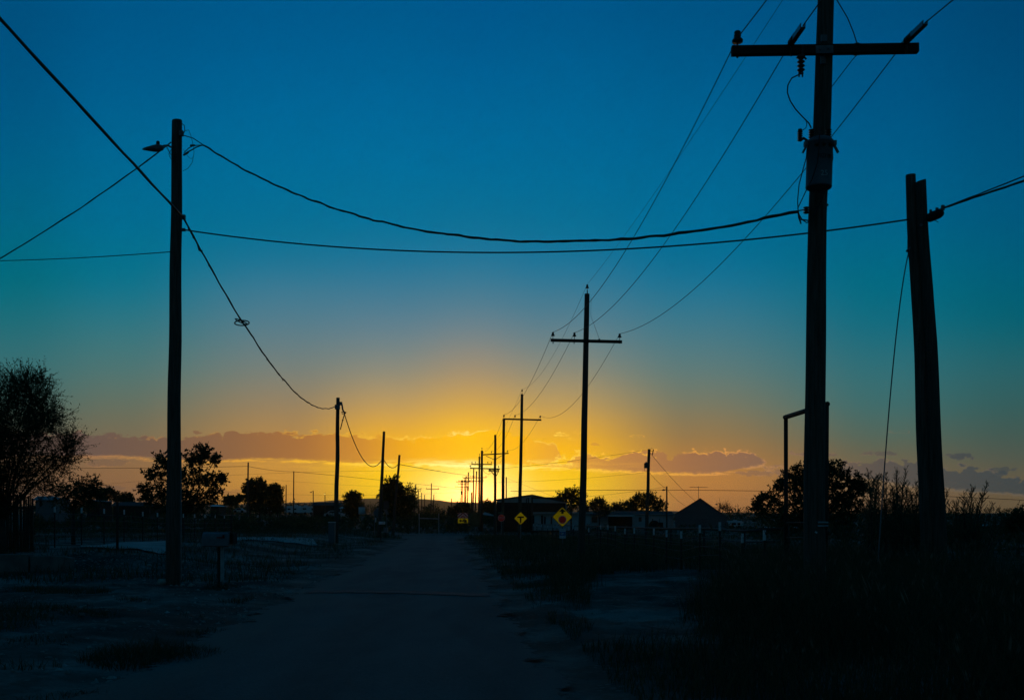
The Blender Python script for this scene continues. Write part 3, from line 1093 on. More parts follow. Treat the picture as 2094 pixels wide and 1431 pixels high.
for a_, b_ in (((994, 932), (1012, 940)), ((1030, 929), (1013, 939))):
    mb.beam(P(*a_, Y5 - .2), P(*b_, Y5 - .2), 0.06, 0.06)
mb.build('fuse_cluster', M_PORC, o5)

FAR = [
    # pxb, pxt, pyt, y, arms, transformer, label
    (984.0, 985.6, 921, 137, [], None, 'thick dark pole at the far corner of the junction with a pin insulator on top', True),
    (979.0, 980.4, 933, 150, [(964, 949, 1006, 949)], None, 'dark pole with a high single crossarm beside the thick junction pole', True),
    (971.0, 974.6, 963, 196, [(953, 977, 995, 976)], None, 'slender far pole with sloping top and low arm in the sunset glow', False),
    (967.0, 968.8, 957, 205, [(958, 982.5, 989, 984)], None, 'slender far pole with a long thick arm beside the sloping topped pole', False),
    (964.3, 964.6, 1006, 170, [], None, 'short stub pole against the glow behind the chevron sign', False),
    (955.2, 957.8, 965, 222, [(946, 977, 972, 976), (944, 985, 968, 985)], (957, 993, 1003), 'far double armed pole with small tank, tallest of the cluster in the glow', False),
    (952.0, 953.2, 974, 244, [(938, 984, 962, 983.5)], None, 'far single armed pole next to the tallest of the glow cluster', False),
    (949.5, 950.7, 976, 262, [(936, 989, 960, 989)], None, 'thin far pole with level arm in the middle of the glow cluster', False),
    (944.6, 946.0, 981, 288, [(932, 985, 957, 984.5)], (945, 1004, 1011), 'thin far pole with dark tank low on its shaft in the glow cluster', False),
    (942.2, 943.4, 982, 305, [(930, 995, 955, 996)], None, 'outermost thin armed pole of the cluster in the glow', False),
]
for i, (a, b, c, y, arms, tr, lab, ti) in enumerate(FAR):
    line_pole(a, b, c, y, lab, arms, topins=ti, rb=0.16 if y > 140 else 0.24, rt=0.12 if y > 140 else 0.15, ins=(0.03, 0.2, 0.8, 0.97), s=1.25, trans=tr, group='far poles along the road in the glow')
# lesser far poles on the left and along the horizon
LESS = [
    (846, 850.3, 990, 190, [(841, 1000, 862, 1000.5)], 'dark pole with small arm beside the dense tall tree'),
    (881, 882.2, 987.5, 215, [(871, 1000, 898, 1000)], 'far pole with a wide low arm above the white frame, on the horizon'),
    (855, 855.6, 1003, 240, [], 'thin bare pole next to the small armed pole by the tall tree'),
    (862, 862.2, 1007, 270, [], 'faint bare pole midway between the two armed poles above the scrub'),
    (868, 868.4, 1011, 300, [], 'faint low bare pole close to the wide armed far pole'),
    (886.5, 887.2, 1011, 240, [], 'thin bare pole on the sunset side of the wide armed pole'),
    (923, 923.3, 1019, 230, [], 'thin short bare pole alone against the hill beside the glow'),
    (908, 908.2, 1033, 420, [], 'tiny pole low against the hillside, nearer the white frame'),
    (916, 916.2, 1033, 420, [], 'tiny pole low against the hillside, nearer the glow'),
    (1035, 1035.3, 975, 175, [], 'thin mast behind the ridge of the metal building'),
    (997.5, 997.8, 1017, 210, [], 'tiny pole peeking above the rounded scrub beside the metal building'),
    (986, 986.2, 1013, 240, [], 'small thin pole tucked behind the thick junction pole'),
    (505.5, 507.6, 945, 140, [], 'bare leaning pole rising among the slim poplars'),
    (600, 600.8, 963, 200, [], 'thin pole holding the long sloping cable beyond poplars'),
    (584.6, 585.2, 991, 210, [], 'short pole standing clear beside the poplars'),
    (572.6, 573.6, 995, 225, [], 'short pole half hidden in the last poplar'),
    (1301, 1301, 1005, 170, [], 'small pole rising out of the scrub trees behind the white house'),
]
for a, b, c, y, arms, lab in LESS:
    line_pole(a, b, c, y, lab, arms, topins=False, rb=0.13, rt=0.10, ins=(0.05, 0.95), s=1.1, group='lesser poles along the horizon')


# ---- left service pole with lamp
b_, t_ = G(354, 24.0), P(362, 247, 24.0)
lp = thing('utility_pole', b_, 'tall dark wooden pole with a street lamp arm and several cables', 'utility pole', 'poles of the telephone cable run')
pole_mesh(b_, t_, 0.178, 0.118, 20, 26, 0.04, slant=0.12).build('pole', M_WOOD, lp)
mb = MB()
mb.tube([P(351, 302, 23.95), P(344, 298, 23.7), P(336, 298, 23.5), P(329, 301, 23.4)], 0.022, 8)
mb.tube([P(351, 319, 23.95), P(345, 309, 23.7), P(340, 299, 23.6)], 0.012, 6)
lamp_arm = mb.build('lamp_arm', M_STEEL, lp)
mb = MB()
# cobra head: flattened tapering body
hp = [(334, 302, .035, .04), (330, 301.5, .07, .055), (322, 302, .10, .07), (312, 303, .10, .055), (302, 304, .075, .035), (294, 305, .04, .018), (291, 305.5, .012, .008)]
rings = []
for px, py, w, h_ in hp:
    c = P(px, py, 23.4)
    rings.append([c + Vector((0, math.cos(a) * w, math.sin(a) * h_ * (1.0 if math.sin(a) > 0 else 1.5))) for a in np.linspace(0, 2 * math.pi, 13)[:-1]])
vs = [p for r_ in rings for p in r_]
fs = [(i * 12 + k, i * 12 + (k + 1) % 12, (i + 1) * 12 + (k + 1) % 12, (i + 1) * 12 + k) for i in range(len(rings) - 1) for k in range(12)]
mb.add(vs, fs, True)
mb.add(rings[0], [tuple(range(12))])
lh = mb.build('lamp_head', M_STEEL, lamp_arm)
mb = MB()
mb.lathe(P(323, 298, 23.4), (0, 0, 1), [(0.042, 0), (0.042, 0.085), (0.034, 0.10), (0.01, 0.102)], 12)
mb.build('photocell', M_BLACK, lh)
mb = MB()
mb.tube([P(372, 253, 23.9), P(377, 257, 23.8), P(378, 268, 23.8), P(374, 276, 23.9)], 0.010, 6)
mb.tube([P(378, 268, 23.8), P(386, 266, 23.7), P(390, 276, 23.7), P(394, 292, 23.7), P(397, 312, 23.7), P(393, 333, 23.7), P(384, 345, 23.8), P(374, 350, 23.9)], 0.006, 6)
mb.tube([P(376, 313, 23.9), P(386, 303, 23.8), P(396, 298, 23.8), P(413, 297, 23.75)], 0.010, 6)
mb.tube([P(375, 318, 23.9), P(384, 311, 23.8), P(394, 306, 23.8), P(400, 302, 23.8), P(414, 297, 23.75)], 0.014, 6)
mb.tube([P(389, 298, 23.8), P(399, 297.5, 23.8)], 0.024, 6)
mb.tube([P(376, 317, 23.9), P(385, 312, 23.8)], 0.024, 6)
mb.tube([P(375, 305, 23.9), P(384, 320, 23.75), P(391, 326, 23.75), P(396, 320, 23.75)], 0.005, 6)
mb.tube([P(372, 276, 23.9), P(395, 283, 23.8), P(416, 297, 23.75)], 0.012, 6)
mb.tube([P(352, 303, 23.9), P(345, 316, 23.7), P(350, 326, 23.8), P(352, 330, 23.9)], 0.008, 6)
mb.build('splice_wire', M_CABLE, lp)
for q_, s_ in ((P(371, 273, 23.9), (0.09, 0.09, 0.12)), (P(375, 444, 23.9), (0.09, 0.09, 0.10)), (P(375, 470, 23.9), (0.09, 0.08, 0.06))):
    mb = MB()
    mb.box(q_, s_)
    mb.build('clamp', M_STEEL, lp)
mb = MB()
mb.beam(P(370.2, 930, 23.86), P(370.8, 1185, 23.84), 0.022, 0.022, Vector((0, 1, 0)))
mb.build('ground_wire', M_STEEL, lp)

# ---- the run of poles on the left
def plain_pole(pxb, pxt, pyt, y, label, rb=.15, rt=.11):
    base = G(pxb, y)
    o = thing('utility_pole', base, label, 'utility pole', 'poles of the telephone cable run')
    pole_mesh(base, P(pxt, pyt, y), rb, rt, 14, 12, 0.03).build('pole', M_WOOD2, o)
    return o


l2 = plain_pole(687, 691.2, 813, 66, 'straight wooden cable pole beside the grey pedestal cabinet', .16, .115)
mb = MB()
mb.box(P(690, 832, 65.8), (0.32, 0.2, 0.30))
mb.box(P(697, 825, 65.8), (0.18, 0.12, 0.22))
mb.tube([P(694, 822, 65.8), P(699, 826, 65.8), P(701, 838, 65.8), P(706, 846, 65.8)], 0.06, 6)
mb.tube([P(706, 842, 65.8), P(701, 858, 65.8), P(696, 878, 65.9)], 0.035, 6)
mb.tube([P(698, 843, 65.7), P(703, 841.5, 65.7), P(708, 843, 65.7), P(705, 846, 65.7), P(699, 845.5, 65.7)], 0.035, 6)
mb.tube([P(699, 859, 65.7), P(703, 859.5, 65.7)], 0.02, 5)
mb.build('cable_bracket', M_STEEL, l2)
mb = MB()
mb.beam(P(686, 1066, 65.7), P(684, 1108, 65.7), 0.07, 0.09, Vector((0, 1, 0)))
mb.build('conduit', M_STEEL, l2)
l3 = plain_pole(774.5, 785.3, 882, 90, 'bare leaning cable pole behind the sign backs', .17, .115)
l4 = plain_pole(803, 816.8, 930, 105, 'bare leaning cable pole in front of the dense tall tree', .16, .115)

# ---- doubled leaning pole at right
yD = 19.6
dp = thing('utility_pole', G(1918, yD), 'doubled leaning pole of two unequal timbers standing in tall weeds', 'utility pole')
pole_mesh(G(1904, yD + .1), P(1862, 358, yD + .1), 0.150, 0.095, 18, 24, 0.03).build('pole', M_WOOD, dp)
p2_ = pole_mesh(G(1927, yD), P(1882, 371, yD), 0.160, 0.105, 18, 24, 0.03, slant=0.25).build('pole', M_WOOD2, dp)
mb = MB()
mb.lathe(P(1899, 446, yD - .2), P(1921, 437, yD - .5) - P(1899, 446, yD - .2), [(0.06, 0), (0.085, 0.02), (0.09, 0.06), (0.09, 0.28), (0.07, 0.36), (0.02, 0.38)], 14)
mb.build('splice_closure', M_RUBBER, dp)
mb = MB()
mb.box(P(1903, 432, yD - .2), (0.04, 0.03, 0.06))
mb.box(P(1916, 428, yD - .35), (0.05, 0.03, 0.06))
mb.box(P(1928, 425, yD - .4), (0.06, 0.04, 0.10))
mb.tube([P(1903, 434, yD - .2), P(1916, 430, yD - .35), P(1930, 424, yD - .4)], 0.010, 6)
mb.build('cable_clamp', M_STEEL, dp)
mb = MB()
mb.tube([P(1884, 460, yD - .1), P(1884, 460, yD - .15)], 0.035, 10)
mb.build('bolt_washer', M_STEEL, dp)
mb = MB()
mb.tube([P(1902, 446, yD - .3), P(1914, 452, yD - .3), P(1919, 455, yD - .3)], 0.008, 5)
mb.build('loose_wire', M_CABLE, dp)
mb = MB()
mb.tube([P(1860, 470, yD), P(1856, 490, yD - .1), P(1856, 512, yD - .1), P(1859, 530, yD - .1), P(1866, 600, yD)], 0.007, 5)
mb.box(P(1856, 513, yD - .1), (0.05, 0.05, 0.04))
mb.build('slack_wire', M_CABLE, dp)
wire('guy_wire', P(1861, 505, yD), G(1791, yD - 1.5), 0.012, 'thin slanting guy wire running from doubled pole down into tamarisk', 'guy wire', sag=0.0, through=(1825, 760), material=M_STEEL)

# ------------------------------------------------------------------ conductors
GW = 'conductors of the roadside power line'
TL, TM, TR = P(1508, 78, yA), P(1642, 53, yA - 0.9), P(1892, 47, yA - 0.9)


def past(p, dxdy, y, z):
    return Vector((p.x + dxdy * (y - p.y), y, z))


wire('power_line', past(TL, -0.07, -30, 9.6), TL, 0.009, 'conductor coming from over the viewer to the pin insulator on the nearest crossarm', group=GW, through=(1539, 38))
wire('power_line', past(TM, -0.07, -30, 9.4), TM, 0.009, 'conductor coming from over the viewer to the strain clamp close to transformer pole', group=GW, through=(1660, 28))
wire('power_line', past(TR, -0.09, -30, 9.4), TR, 0.009, 'conductor leaving the frame upwards from the strain clamp on arm end', group=GW, through=(1925, 20))
wire('power_line', TL, e2[0], 0.0085, 'conductor from the pin insulator down to the road side end of second pole arm', group=GW, through=(1300, 478), n=60)
wire('power_line', P(1612, 96, yA), e2[1], 0.0085, 'conductor from the clamp close to transformer pole down to the middle insulator of second pole', group=GW, through=(1372, 480), n=60)
wire('power_line', P(1845, 92, yA), e2[2], 0.0085, 'conductor passing behind transformer pole to the field end of second pole arm', group=GW, through=(1560, 448), n=60)
topn = P(1701, -170, YL)
wire('power_line', P(1606, -8, YL + .1), e2[3], 0.0045, 'thinnest wire sloping from the upper edge to the tip of second pole', group=GW, through=(1400, 305), n=60)
wire('power_line', e2[0], e3[0], 0.009, 'road side conductor sagging from second pole to third pole', group=GW, sag=0.75)
wire('power_line', e2[1], e3[1], 0.009, 'middle conductor sagging from second pole to third pole', group=GW, sag=0.75)
wire('power_line', e2[2], e3[2], 0.009, 'field side conductor sagging from second pole to third pole', group=GW, through=(1140, 850))
wire('power_line', e2[3], e3[3], 0.006, 'thin top wire between the tips of second and third pole', group=GW, sag=0.9)
for i, w in enumerate(('road side', 'middle', 'field side')):
    wire('power_line', e3[i], e5[i], 0.010, w + ' conductor from third pole to the tilted braced crossarm', group=GW, sag=0.75)
wire('power_line', e3[3], P(985.6, 917, 137), 0.007, 'thin top wire from third pole to the thick junction pole', group=GW, sag=1.3)
fe = [P(965, 946, 149.8), P(1005, 946, 149.8)]
wire('power_line', e5[0], fe[0], 0.010, 'road side conductor from tilted crossarm to the arm by the junction', group=GW, sag=0.8)
wire('power_line', e5[2], fe[1], 0.010, 'field side conductor from tilted crossarm to the arm by the junction', group=GW, sag=0.8)
wire('power_line', fe[0], P(954, 975, 195.8), 0.012, 'road side conductor dropping from junction arm towards the glow', group=GW, sag=0.8)
wire('power_line', fe[1], P(994, 974, 195.8), 0.012, 'field side conductor dropping from junction arm towards the glow', group=GW, sag=0.8)
wire('guy_wire', P(1011, 960, Y5), G(1000, 84), 0.014, 'slack guy strand beside the pole with hung fuses', 'guy wire', through=(1007, 1000)) if False else None

# service and telephone cables
GC = 'service and telephone cables'
wire('service_cable', P(415, 297, 23.75), P(1633, 433, YL - .15), 0.022, 'heavy twisted cable sagging across the road from lamp pole to transformer pole', 'cable', GC, through=(1200, 492.5), n=110, wobble=0.028, material=M_CABLE)
wire('telephone_cable', P(376, 470, 23.85), P(1858, 449, yD), 0.017, 'smooth telephone cable below the twisted one, reaching doubled pole', 'cable', GC, through=(1000, 516.5), n=60, material=M_CABLE)
C0 = P(374, 444, 23.85)
C_back = Vector((-8.1 + 0.0675 * 44, -20, 8.9))


def lashing(mb, pts):
    for i in range(3, len(pts) - 1):
        if i % 2:
            d = (pts[i + 1] - pts[i]).normalized()
            mb.tube([pts[i] - Vector((0, 0, .03)), pts[i] + d * 0.5 + Vector((0, 0, .03))], 0.008, 4)


wire('telephone_cable', C_back, C0, 0.029, 'thickest cable coming over the viewer down to the street lamp pole', 'cable', GC, through=(120, 170), n=70, wobble=0.012, material=M_CABLE, extra=lashing)


def loops(mb, pts):
    # a snow-shoe of spare cable and a couple of splices hanging on the strand
    def at(px):
        return min(pts, key=lambda p: abs(CX + F * p.x / p.y - px))
    c = at(497)
    ring = [c + Vector((math.cos(a) * 0.19 - 0.03, math.sin(a) * 0.5, math.sin(a) * 0.03 + 0.05 * math.cos(a))) for a in np.linspace(0, 2 * math.pi, 19)]
    mb.tube(ring, 0.02, 6)
    ring = [c + Vector((math.cos(a) * 0.16 - 0.05, math.sin(a) * 0.4, 0.04 - 0.05 * math.cos(a))) for a in np.linspace(0, 2 * math.pi, 19)]
    mb.tube(ring, 0.018, 6)
    c = at(408)
    mb.tube([c + Vector((-.07, 0, .12)), c + Vector((-.03, 0, -.03)), c + Vector((0.03, 0, -.05)), c + Vector((.06, 0, -.02))], 0.018, 6)
    for px in (386, 392, 425, 545, 578):
        c = at(px)
        mb.tube([c, c + Vector((.02, 0, -.10))], 0.012, 5)


C2 = P(688, 830, 65.8)
wire('telephone_cable', C0, C2, 0.028, 'cable with a spare loop descending from street lamp pole to the pedestal pole', 'cable', GC, through=(497, 660), n=90, wobble=0.035, material=M_CABLE, extra=loops)
wire('telephone_cable', P(704, 845, 65.8), P(782, 938, 89.8), 0.032, 'deeply sagging cable from pedestal pole to the leaning pole', 'cable', GC, through=(745, 942), n=50, material=M_CABLE)
wire('telephone_cable', P(784, 938, 89.9), P(813, 950, 104.8), 0.035, 'short slack cable between the two bare leaning poles', 'cable', GC, through=(799, 955.5), n=30, material=M_CABLE)
wire('telephone_cable', P(816, 949, 104.9), P(968, 973, 204.8), 0.032, 'long straight cable from second leaning pole into the glow', 'cable', GC, through=(890, 962), material=M_CABLE)
wire('service_cable', P(350, 291, 23.9), P(-420, 716, 26), 0.015, 'slanting service cable leaving the street lamp head downwards over the feathery tree', 'cable', GC, through=(135, 445), n=50, wobble=0.012, material=M_CABLE)
wire('telephone_cable', P(349, 515, 23.9), P(-360, 525, 32), 0.011, 'thin nearly level wire leaving the middle of the lamp pole', 'cable', GC, through=(150, 528), material=M_CABLE)
wire('service_cable', P(1930, 425, yD - .4), P(2600, 200, 15), 0.020, 'thicker of two cables rising away from the doubled pole', 'cable', GC, through=(2070, 378), material=M_CABLE, wobble=0.01)
wire('service_cable', P(1930, 425, yD - .4), P(2600, 150, 15), 0.012, 'thinner of two cables rising away from the doubled pole', 'cable', GC, through=(2060, 374), material=M_CABLE, wobble=0.006)
wire('telephone_cable', P(2400, 1042, 118), P(1044, 1004, 115), 0.030, 'level cable crossing low in front of the metal building and big tree', 'cable', GC, through=(1560, 1003.5), n=60, material=M_CABLE)
wire('telephone_cable', P(507, 953, 140), P(140, 957, 165), 0.030, 'far level cable over the pecan tree to the pole behind poplars', 'cable', GC, through=(300, 956.5), material=M_CABLE)
wire('telephone_cable', P(507, 953, 140), P(600.8, 964, 200), 0.030, 'far cable from leaning pole to the thin pole beyond poplars', 'cable', GC, sag=0.2, material=M_CABLE)
wire('telephone_cable', P(600.8, 964, 200), P(946, 1000, 288), 0.038, 'far straight cable sloping into the glow behind pedestal pole', 'cable', GC, through=(790, 982.5), material=M_CABLE)
wire('power_line', P(150, 996, 260), P(900, 962, 230), 0.022, 'very faint far wire above the long red roof and caravans', 'power line', 'faint far wires over the horizon', through=(600, 966), sag=0.5)
wire('power_line', P(400, 1003, 230), P(946, 1006, 260), 0.020, 'very faint far wire low over the parked trailers', 'power line', 'faint far wires over the horizon', sag=0.9)
wire('power_line', P(500, 976, 240), P(950, 1000, 262), 0.016, 'very faint far wire between poplars and glow', 'power line', 'faint far wires over the horizon', sag=0.5)
wire('power_line', P(1022, 958, Y5), P(1326, 919, 100), 0.014, 'thin wire climbing from the fuse pole to the small transformer pole', 'power line', 'wires of the small transformer pole', through=(1170, 942))
wire('power_line', P(1018, 985, 150), P(1326, 965, 100), 0.012, 'thin lower wire from junction towards the small transformer pole', 'power line', 'wires of the small transformer pole', sag=0.25)
wire('service_cable', P(1329, 925, 99.8), P(1422, 1024, 149), 0.020, 'service drop from top of transformer pole to the barn roof', 'cable', 'wires of the small transformer pole', sag=0.3, material=M_CABLE)
wire('service_cable', P(1329, 967, 99.8), P(1362, 998, 128), 0.018, 'short service wire from transformer pole to the lamp pole', 'cable', 'wires of the small transformer pole', sag=0.15, material=M_CABLE)
wire('service_cable', P(1366, 1003, 127.8), P(1402, 1034, 149), 0.018, 'service wire from lamp pole down to the barn', 'cable', 'wires of the small transformer pole', sag=0.2, material=M_CABLE)
wire('power_line', P(1050, 1020, 170), P(1362, 995, 128), 0.014, 'faint wire rising to the lamp pole beside the barn', 'power line', 'wires of the small transformer pole', sag=0.5)
wire('power_line', P(1030, 975, 175), P(1140, 1018, 155), 0.012, 'faint guy line slanting from the mast behind the metal building', 'guy wire', sag=0.0)

# ---- small transformer pole, lamp poles
sp, _ = line_pole(1322, 1327.5, 918, 100, 'mid distance pole with a small transformer near its top, beside the barn', [], topins=False, rb=0.19, rt=0.14, group='poles around the barn', trans=(1321.5, 946, 957))
mb = MB()
mb.tube([P(1328, 921, 99.8), P(1333, 916, 99.8), P(1337, 920, 99.8), P(1335, 926, 99.8)], 0.02, 5)
mb.beam(P(1329, 922, 99.8), P(1337, 921, 99.8), 0.05, 0.05)
mb.tube([P(1336, 919, 99.7), P(1334, 930, 99.7)], 0.05, 6)
mb.tube([P(1320, 945, 99.6), P(1317.5, 952, 99.6), P(1318, 963, 99.6), P(1323, 963, 99.6)], 0.018, 5)
mb.build('fuse_cutout', M_PORC, sp)


def lamp_pole(px, pyt, y, lx, ly, label, lit=False):
    o = thing('street_lamp', G(px, y), label, 'street lamp', 'small lamp poles')
    pole_mesh(G(px, y), P(px, pyt, y), 0.12, 0.09, 8, 4, 0).build('pole', M_WOOD2, o)
    mb = MB()
    mb.tube([P(px, ly - 2, y), P((px + lx) / 2, ly - 2.2, y - .1), P(lx, ly - 0.5, y - .2)], 0.03, 6)
    mb.build('lamp_arm', M_STEEL, o)
    mb = MB()
    mb.lathe(P(lx - 1, ly + 1, y - .2), (0, 0, 1), [(0.04, 0), (0.22, 0.02), (0.2, 0.1), (0.07, 0.2), (0.02, 0.24)], 10)
    m_ = M_STEEL
    if lit:
        m_ = bpy.data.materials.new('lit_lamp')
        m_.use_nodes = True
        b_ = m_.node_tree.nodes['Principled BSDF']
        b_.inputs['Emission Color'].default_value = (1.0, 0.62, 0.08, 1)
        b_.inputs['Emission Strength'].default_value = 0.9
    mb.build('lamp_head', m_, o)


lamp_pole(1363.5, 994, 128, 1358, 1002, 'wooden lamp pole with drooping lamp beside the barn')
lamp_pole(1472, 1028, 175, 1466, 1031, 'short lamp pole beside the leafless shrub behind the barn')
lamp_pole(640.5, 1003, 210, 637, 1006, 'small lamp pole above the long white trailer')
lamp_pole(664.6, 1008, 230, 665, 1010, 'tiny lit yellow lamp above the dark low roof behind the pedestal pole', True)

# ------------------------------------------------------------------ road signs
TILT = 0.066                                        # faces lean back a touch to mirror the added eastern glow


def S(px, py, y, pyc, out=0.0):
    p = P(px, py, y)
    return p + Vector((0, TILT * (p.z - P(px, pyc, y).z) - out, 0))


def poly(mb, pts, y, pyc, out, t=0.004):
    mb.plate([S(a, b, y, pyc, out) for a, b in reversed(pts)], t, (0, -1, TILT))


def diamond(cx, cy, r, k=0.0):
    c = r * k
    return [(cx - c, cy - r + c), (cx + c, cy - r + c), (cx + r - c, cy - c), (cx + r - c, cy + c), (cx + c, cy + r - c), (cx - c, cy + r - c), (cx - r + c, cy + c), (cx - r + c, cy - c)]


def octagon(cx, cy, r):
    return [(cx + r / math.cos(math.pi / 8) * math.sin(a), cy - r / math.cos(math.pi / 8) * math.cos(a)) for a in [math.pi / 8 + i * math.pi / 4 for i in range(8)]]


def sign(name, px, y, pyt, label, width=0.06):
    o = thing(name, G(px, y), label, 'road sign')
    mb = MB()
    mb.beam(G(px, y) - Vector((0, 0, .2)) + Vector((0, 0.05, 0)), P(px, pyt, y) + Vector((0, 0.05, 0)), width, 0.035, Vector((0, 1, 0)))
    mb.build('post', M_STEEL, o)
    return o


yS = 52.0
so = sign('stop_ahead_sign', 1150.5, yS, 1036, 'yellow diamond sign with arrow over red octagon, small blue and white plate under it')
c = 1056.5
mb = MB(); poly(mb, diamond(1150, c, 21.3, 0.06), yS, c, 0.02); face = mb.build('sign_face', M_BLACK, so)
mb = MB(); poly(mb, diamond(1150, c, 20.0, 0.06), yS, c, 0.027); yf = mb.build('yellow_panel', M_YELLOW, face)
mb = MB(); poly(mb, [(1149.8, 1038.8), (1158.0, 1046.6), (1152.4, 1045.6), (1152.4, 1050.2), (1147.6, 1050.2), (1147.6, 1045.6), (1142.0, 1046.6)], yS, c, 0.033); mb.build('arrow', M_BLACK, face)
mb = MB(); poly(mb, octagon(1150, 1062.2, 8.2), yS, c, 0.033); mb.build('octagon_border', M_REFWHITE, face)
mb = MB(); poly(mb, octagon(1150, 1062.2, 7.1), yS, c, 0.039); mb.build('octagon', M_REFRED, face)
c = 1090
mb = MB(); poly(mb, [(1144, 1080.5), (1156.6, 1080.5), (1156.6, 1100), (1144, 1100)], yS, c, 0.02); pl = mb.build('notice_plate', M_WHITE, so)
mb = MB(); poly(mb, [(1144.4, 1086.6), (1156.2, 1086.6), (1156.2, 1094.6), (1144.4, 1094.6)], yS, c, 0.025); mb.build('blue_band', M_BLUE, pl)
eye = [(1146.0 + 2.3 - 2.3 * math.cos(a) if False else 1148.2 - 2.4 * math.cos(a), 1090.4 - 2.5 * math.sin(a)) for a in np.linspace(-1.3, 1.3, 9)]
mb = MB(); poly(mb, eye[:] + [(1155.2, 1090.6)], yS, c, 0.030); mb.build('eye_shape', M_WHITE, pl)
mb = MB(); poly(mb, octagon(1147.4, 1090.4, 1.3), yS, c, 0.035); mb.build('pupil', M_RED, pl)
mb = MB()
for py, x0, x1 in ((1082.4, 1145.6, 1155), (1084.2, 1146.2, 1154.4), (1096.2, 1145.4, 1150.0), (1097.8, 1145.4, 1149.4), (1096.2, 1151.5, 1155.2), (1098, 1151.5, 1154.6)):
    for k in range(4):
        w = (x1 - x0) / 4
        poly(mb, [(x0 + k * w, py - .45), (x0 + k * w + w * .7, py - .45), (x0 + k * w + w * .7, py + .45), (x0 + k * w, py + .45)], yS, c, 0.026, 0.002)
mb.build('small_print', mat('grey_print', (0.22, 0.22, 0.24), 0.7, 0.2, 9), pl)

yS = 67.0
ts = sign('t_junction_sign', 1064.6, yS, 1048, 'yellow diamond sign with a bold black T')
c = 1059.4
mb = MB(); poly(mb, diamond(1064.6, c, 13.6, 0.06), yS, c, 0.02); face = mb.build('sign_face', M_BLACK, ts)
mb = MB(); poly(mb, diamond(1064.6, c, 13.0, 0.06), yS, c, 0.028); mb.build('yellow_panel', M_YELLOW, face)
mb = MB()
poly(mb, [(1057.8, 1055.3), (1071.8, 1055.3), (1071.8, 1058.3), (1057.8, 1058.3)], yS, c, 0.036)
poly(mb, [(1063.0, 1058.31), (1066.1, 1058.31), (1066.1, 1069), (1063.0, 1069)], yS, c, 0.036)
mb.build('letter_t', M_BLACK, face)

yS = 85.5
st = sign('stop_sign', 1025.2, yS, 1046, 'red octagonal stop sign with STOP lettering on a post before the junction')
c = 1058.6
mb = MB(); poly(mb, octagon(1025.3, c, 7.0), yS, c, 0.02); face = mb.build('sign_face', M_REFWHITE, st)
mb = MB(); poly(mb, octagon(1025.3, c, 6.55), yS, c, 0.028); mb.build('red_panel', M_REFRED, face)
text_mesh('STOP', 0.27, S(1025.3, c, yS, c, 0.034), face, M_REFWHITE, sx=0.80)
mb = MB(); mb.box(P(1024.5, 1048.2, yS), (0.52, 0.01, 0.13)); mb.build('street_name_plate', M_GREEN, st)

yS = 124.0
ch = sign('chevron_sign', 946.6, yS, 1049, 'red and white chevron board above a yellow double arrow plate across the junction')
x0, x1, y0, y1 = 936.2, 957.2, 1048.4, 1059.0
c = 1053.6
mb = MB(); poly(mb, [(x0, y0), (x1, y0), (x1, y1), (x0, y1)], yS, c, 0.02); face = mb.build('chevron_panel', M_REFWHITE, ch)
mb = MB()
xm = (x0 + x1) / 2


def chev(apex, th):
    """red inverted V band clipped to the board"""
    out = []
    for sgn in (-1, 1):
        pts = [(xm, apex), (xm, apex + th)]
        def side(yv):   # point on the band line from apex going down outward (slope ~0.83)
            xx = xm + sgn * (y1 + 0 - yv) / 0.83
            return xx
        hw = (x1 - x0) / 2
        ya, yb = apex + hw * 0.86, apex + th + hw * 0.86
        pa, pb = (xm + sgn * hw, ya), (xm + sgn * hw, yb)
        poly_pts = [(xm, apex), pa, pb, (xm, apex + th)]
        # clip against y1 and y0
        def clip(pts, lim, keep_less):
            res = []
            for i in range(len(pts)):
                p, q = pts[i], pts[(i + 1) % len(pts)]
                ip, iq = (p[1] <= lim) == keep_less, (q[1] <= lim) == keep_less
                if ip: res.append(p)
                if ip != iq:
                    t = (lim - p[1]) / (q[1] - p[1])
                    res.append((p[0] + (q[0] - p[0]) * t, lim))
            return res
        poly_pts = clip(clip(poly_pts, y1 - .2, True), y0 + .2, False)
        if len(poly_pts) > 2:
            if sgn < 0:
                poly_pts = poly_pts[::-1]
            out.append(poly_pts)
    return out


for ap in (1053.2, 1046.9, 1040.6):
    for q in chev(ap, 3.1):
        mb.plate([S(a, b, yS, c, 0.028) for a, b in reversed(q)], 0.004, (0, -1, TILT))
mb.build('chevron_stripe', M_REFRED, face)
c = 1064.2
mb = MB(); poly(mb, [(936.5, 1059.6), (957, 1059.6), (957, 1069.2), (936.5, 1069.2)], yS, c, 0.02); face = mb.build('arrow_panel', M_YELLOW, ch)
mb = MB()
poly(mb, [(938.6, 1064.4), (942.4, 1060.9), (942.4, 1063.2), (951.2, 1063.2), (951.2, 1060.9), (955, 1064.4), (951.2, 1067.9), (951.2, 1065.6), (942.4, 1065.6), (942.4, 1067.9)], yS, c, 0.028)
mb.build('double_arrow', M_BLACK, face)

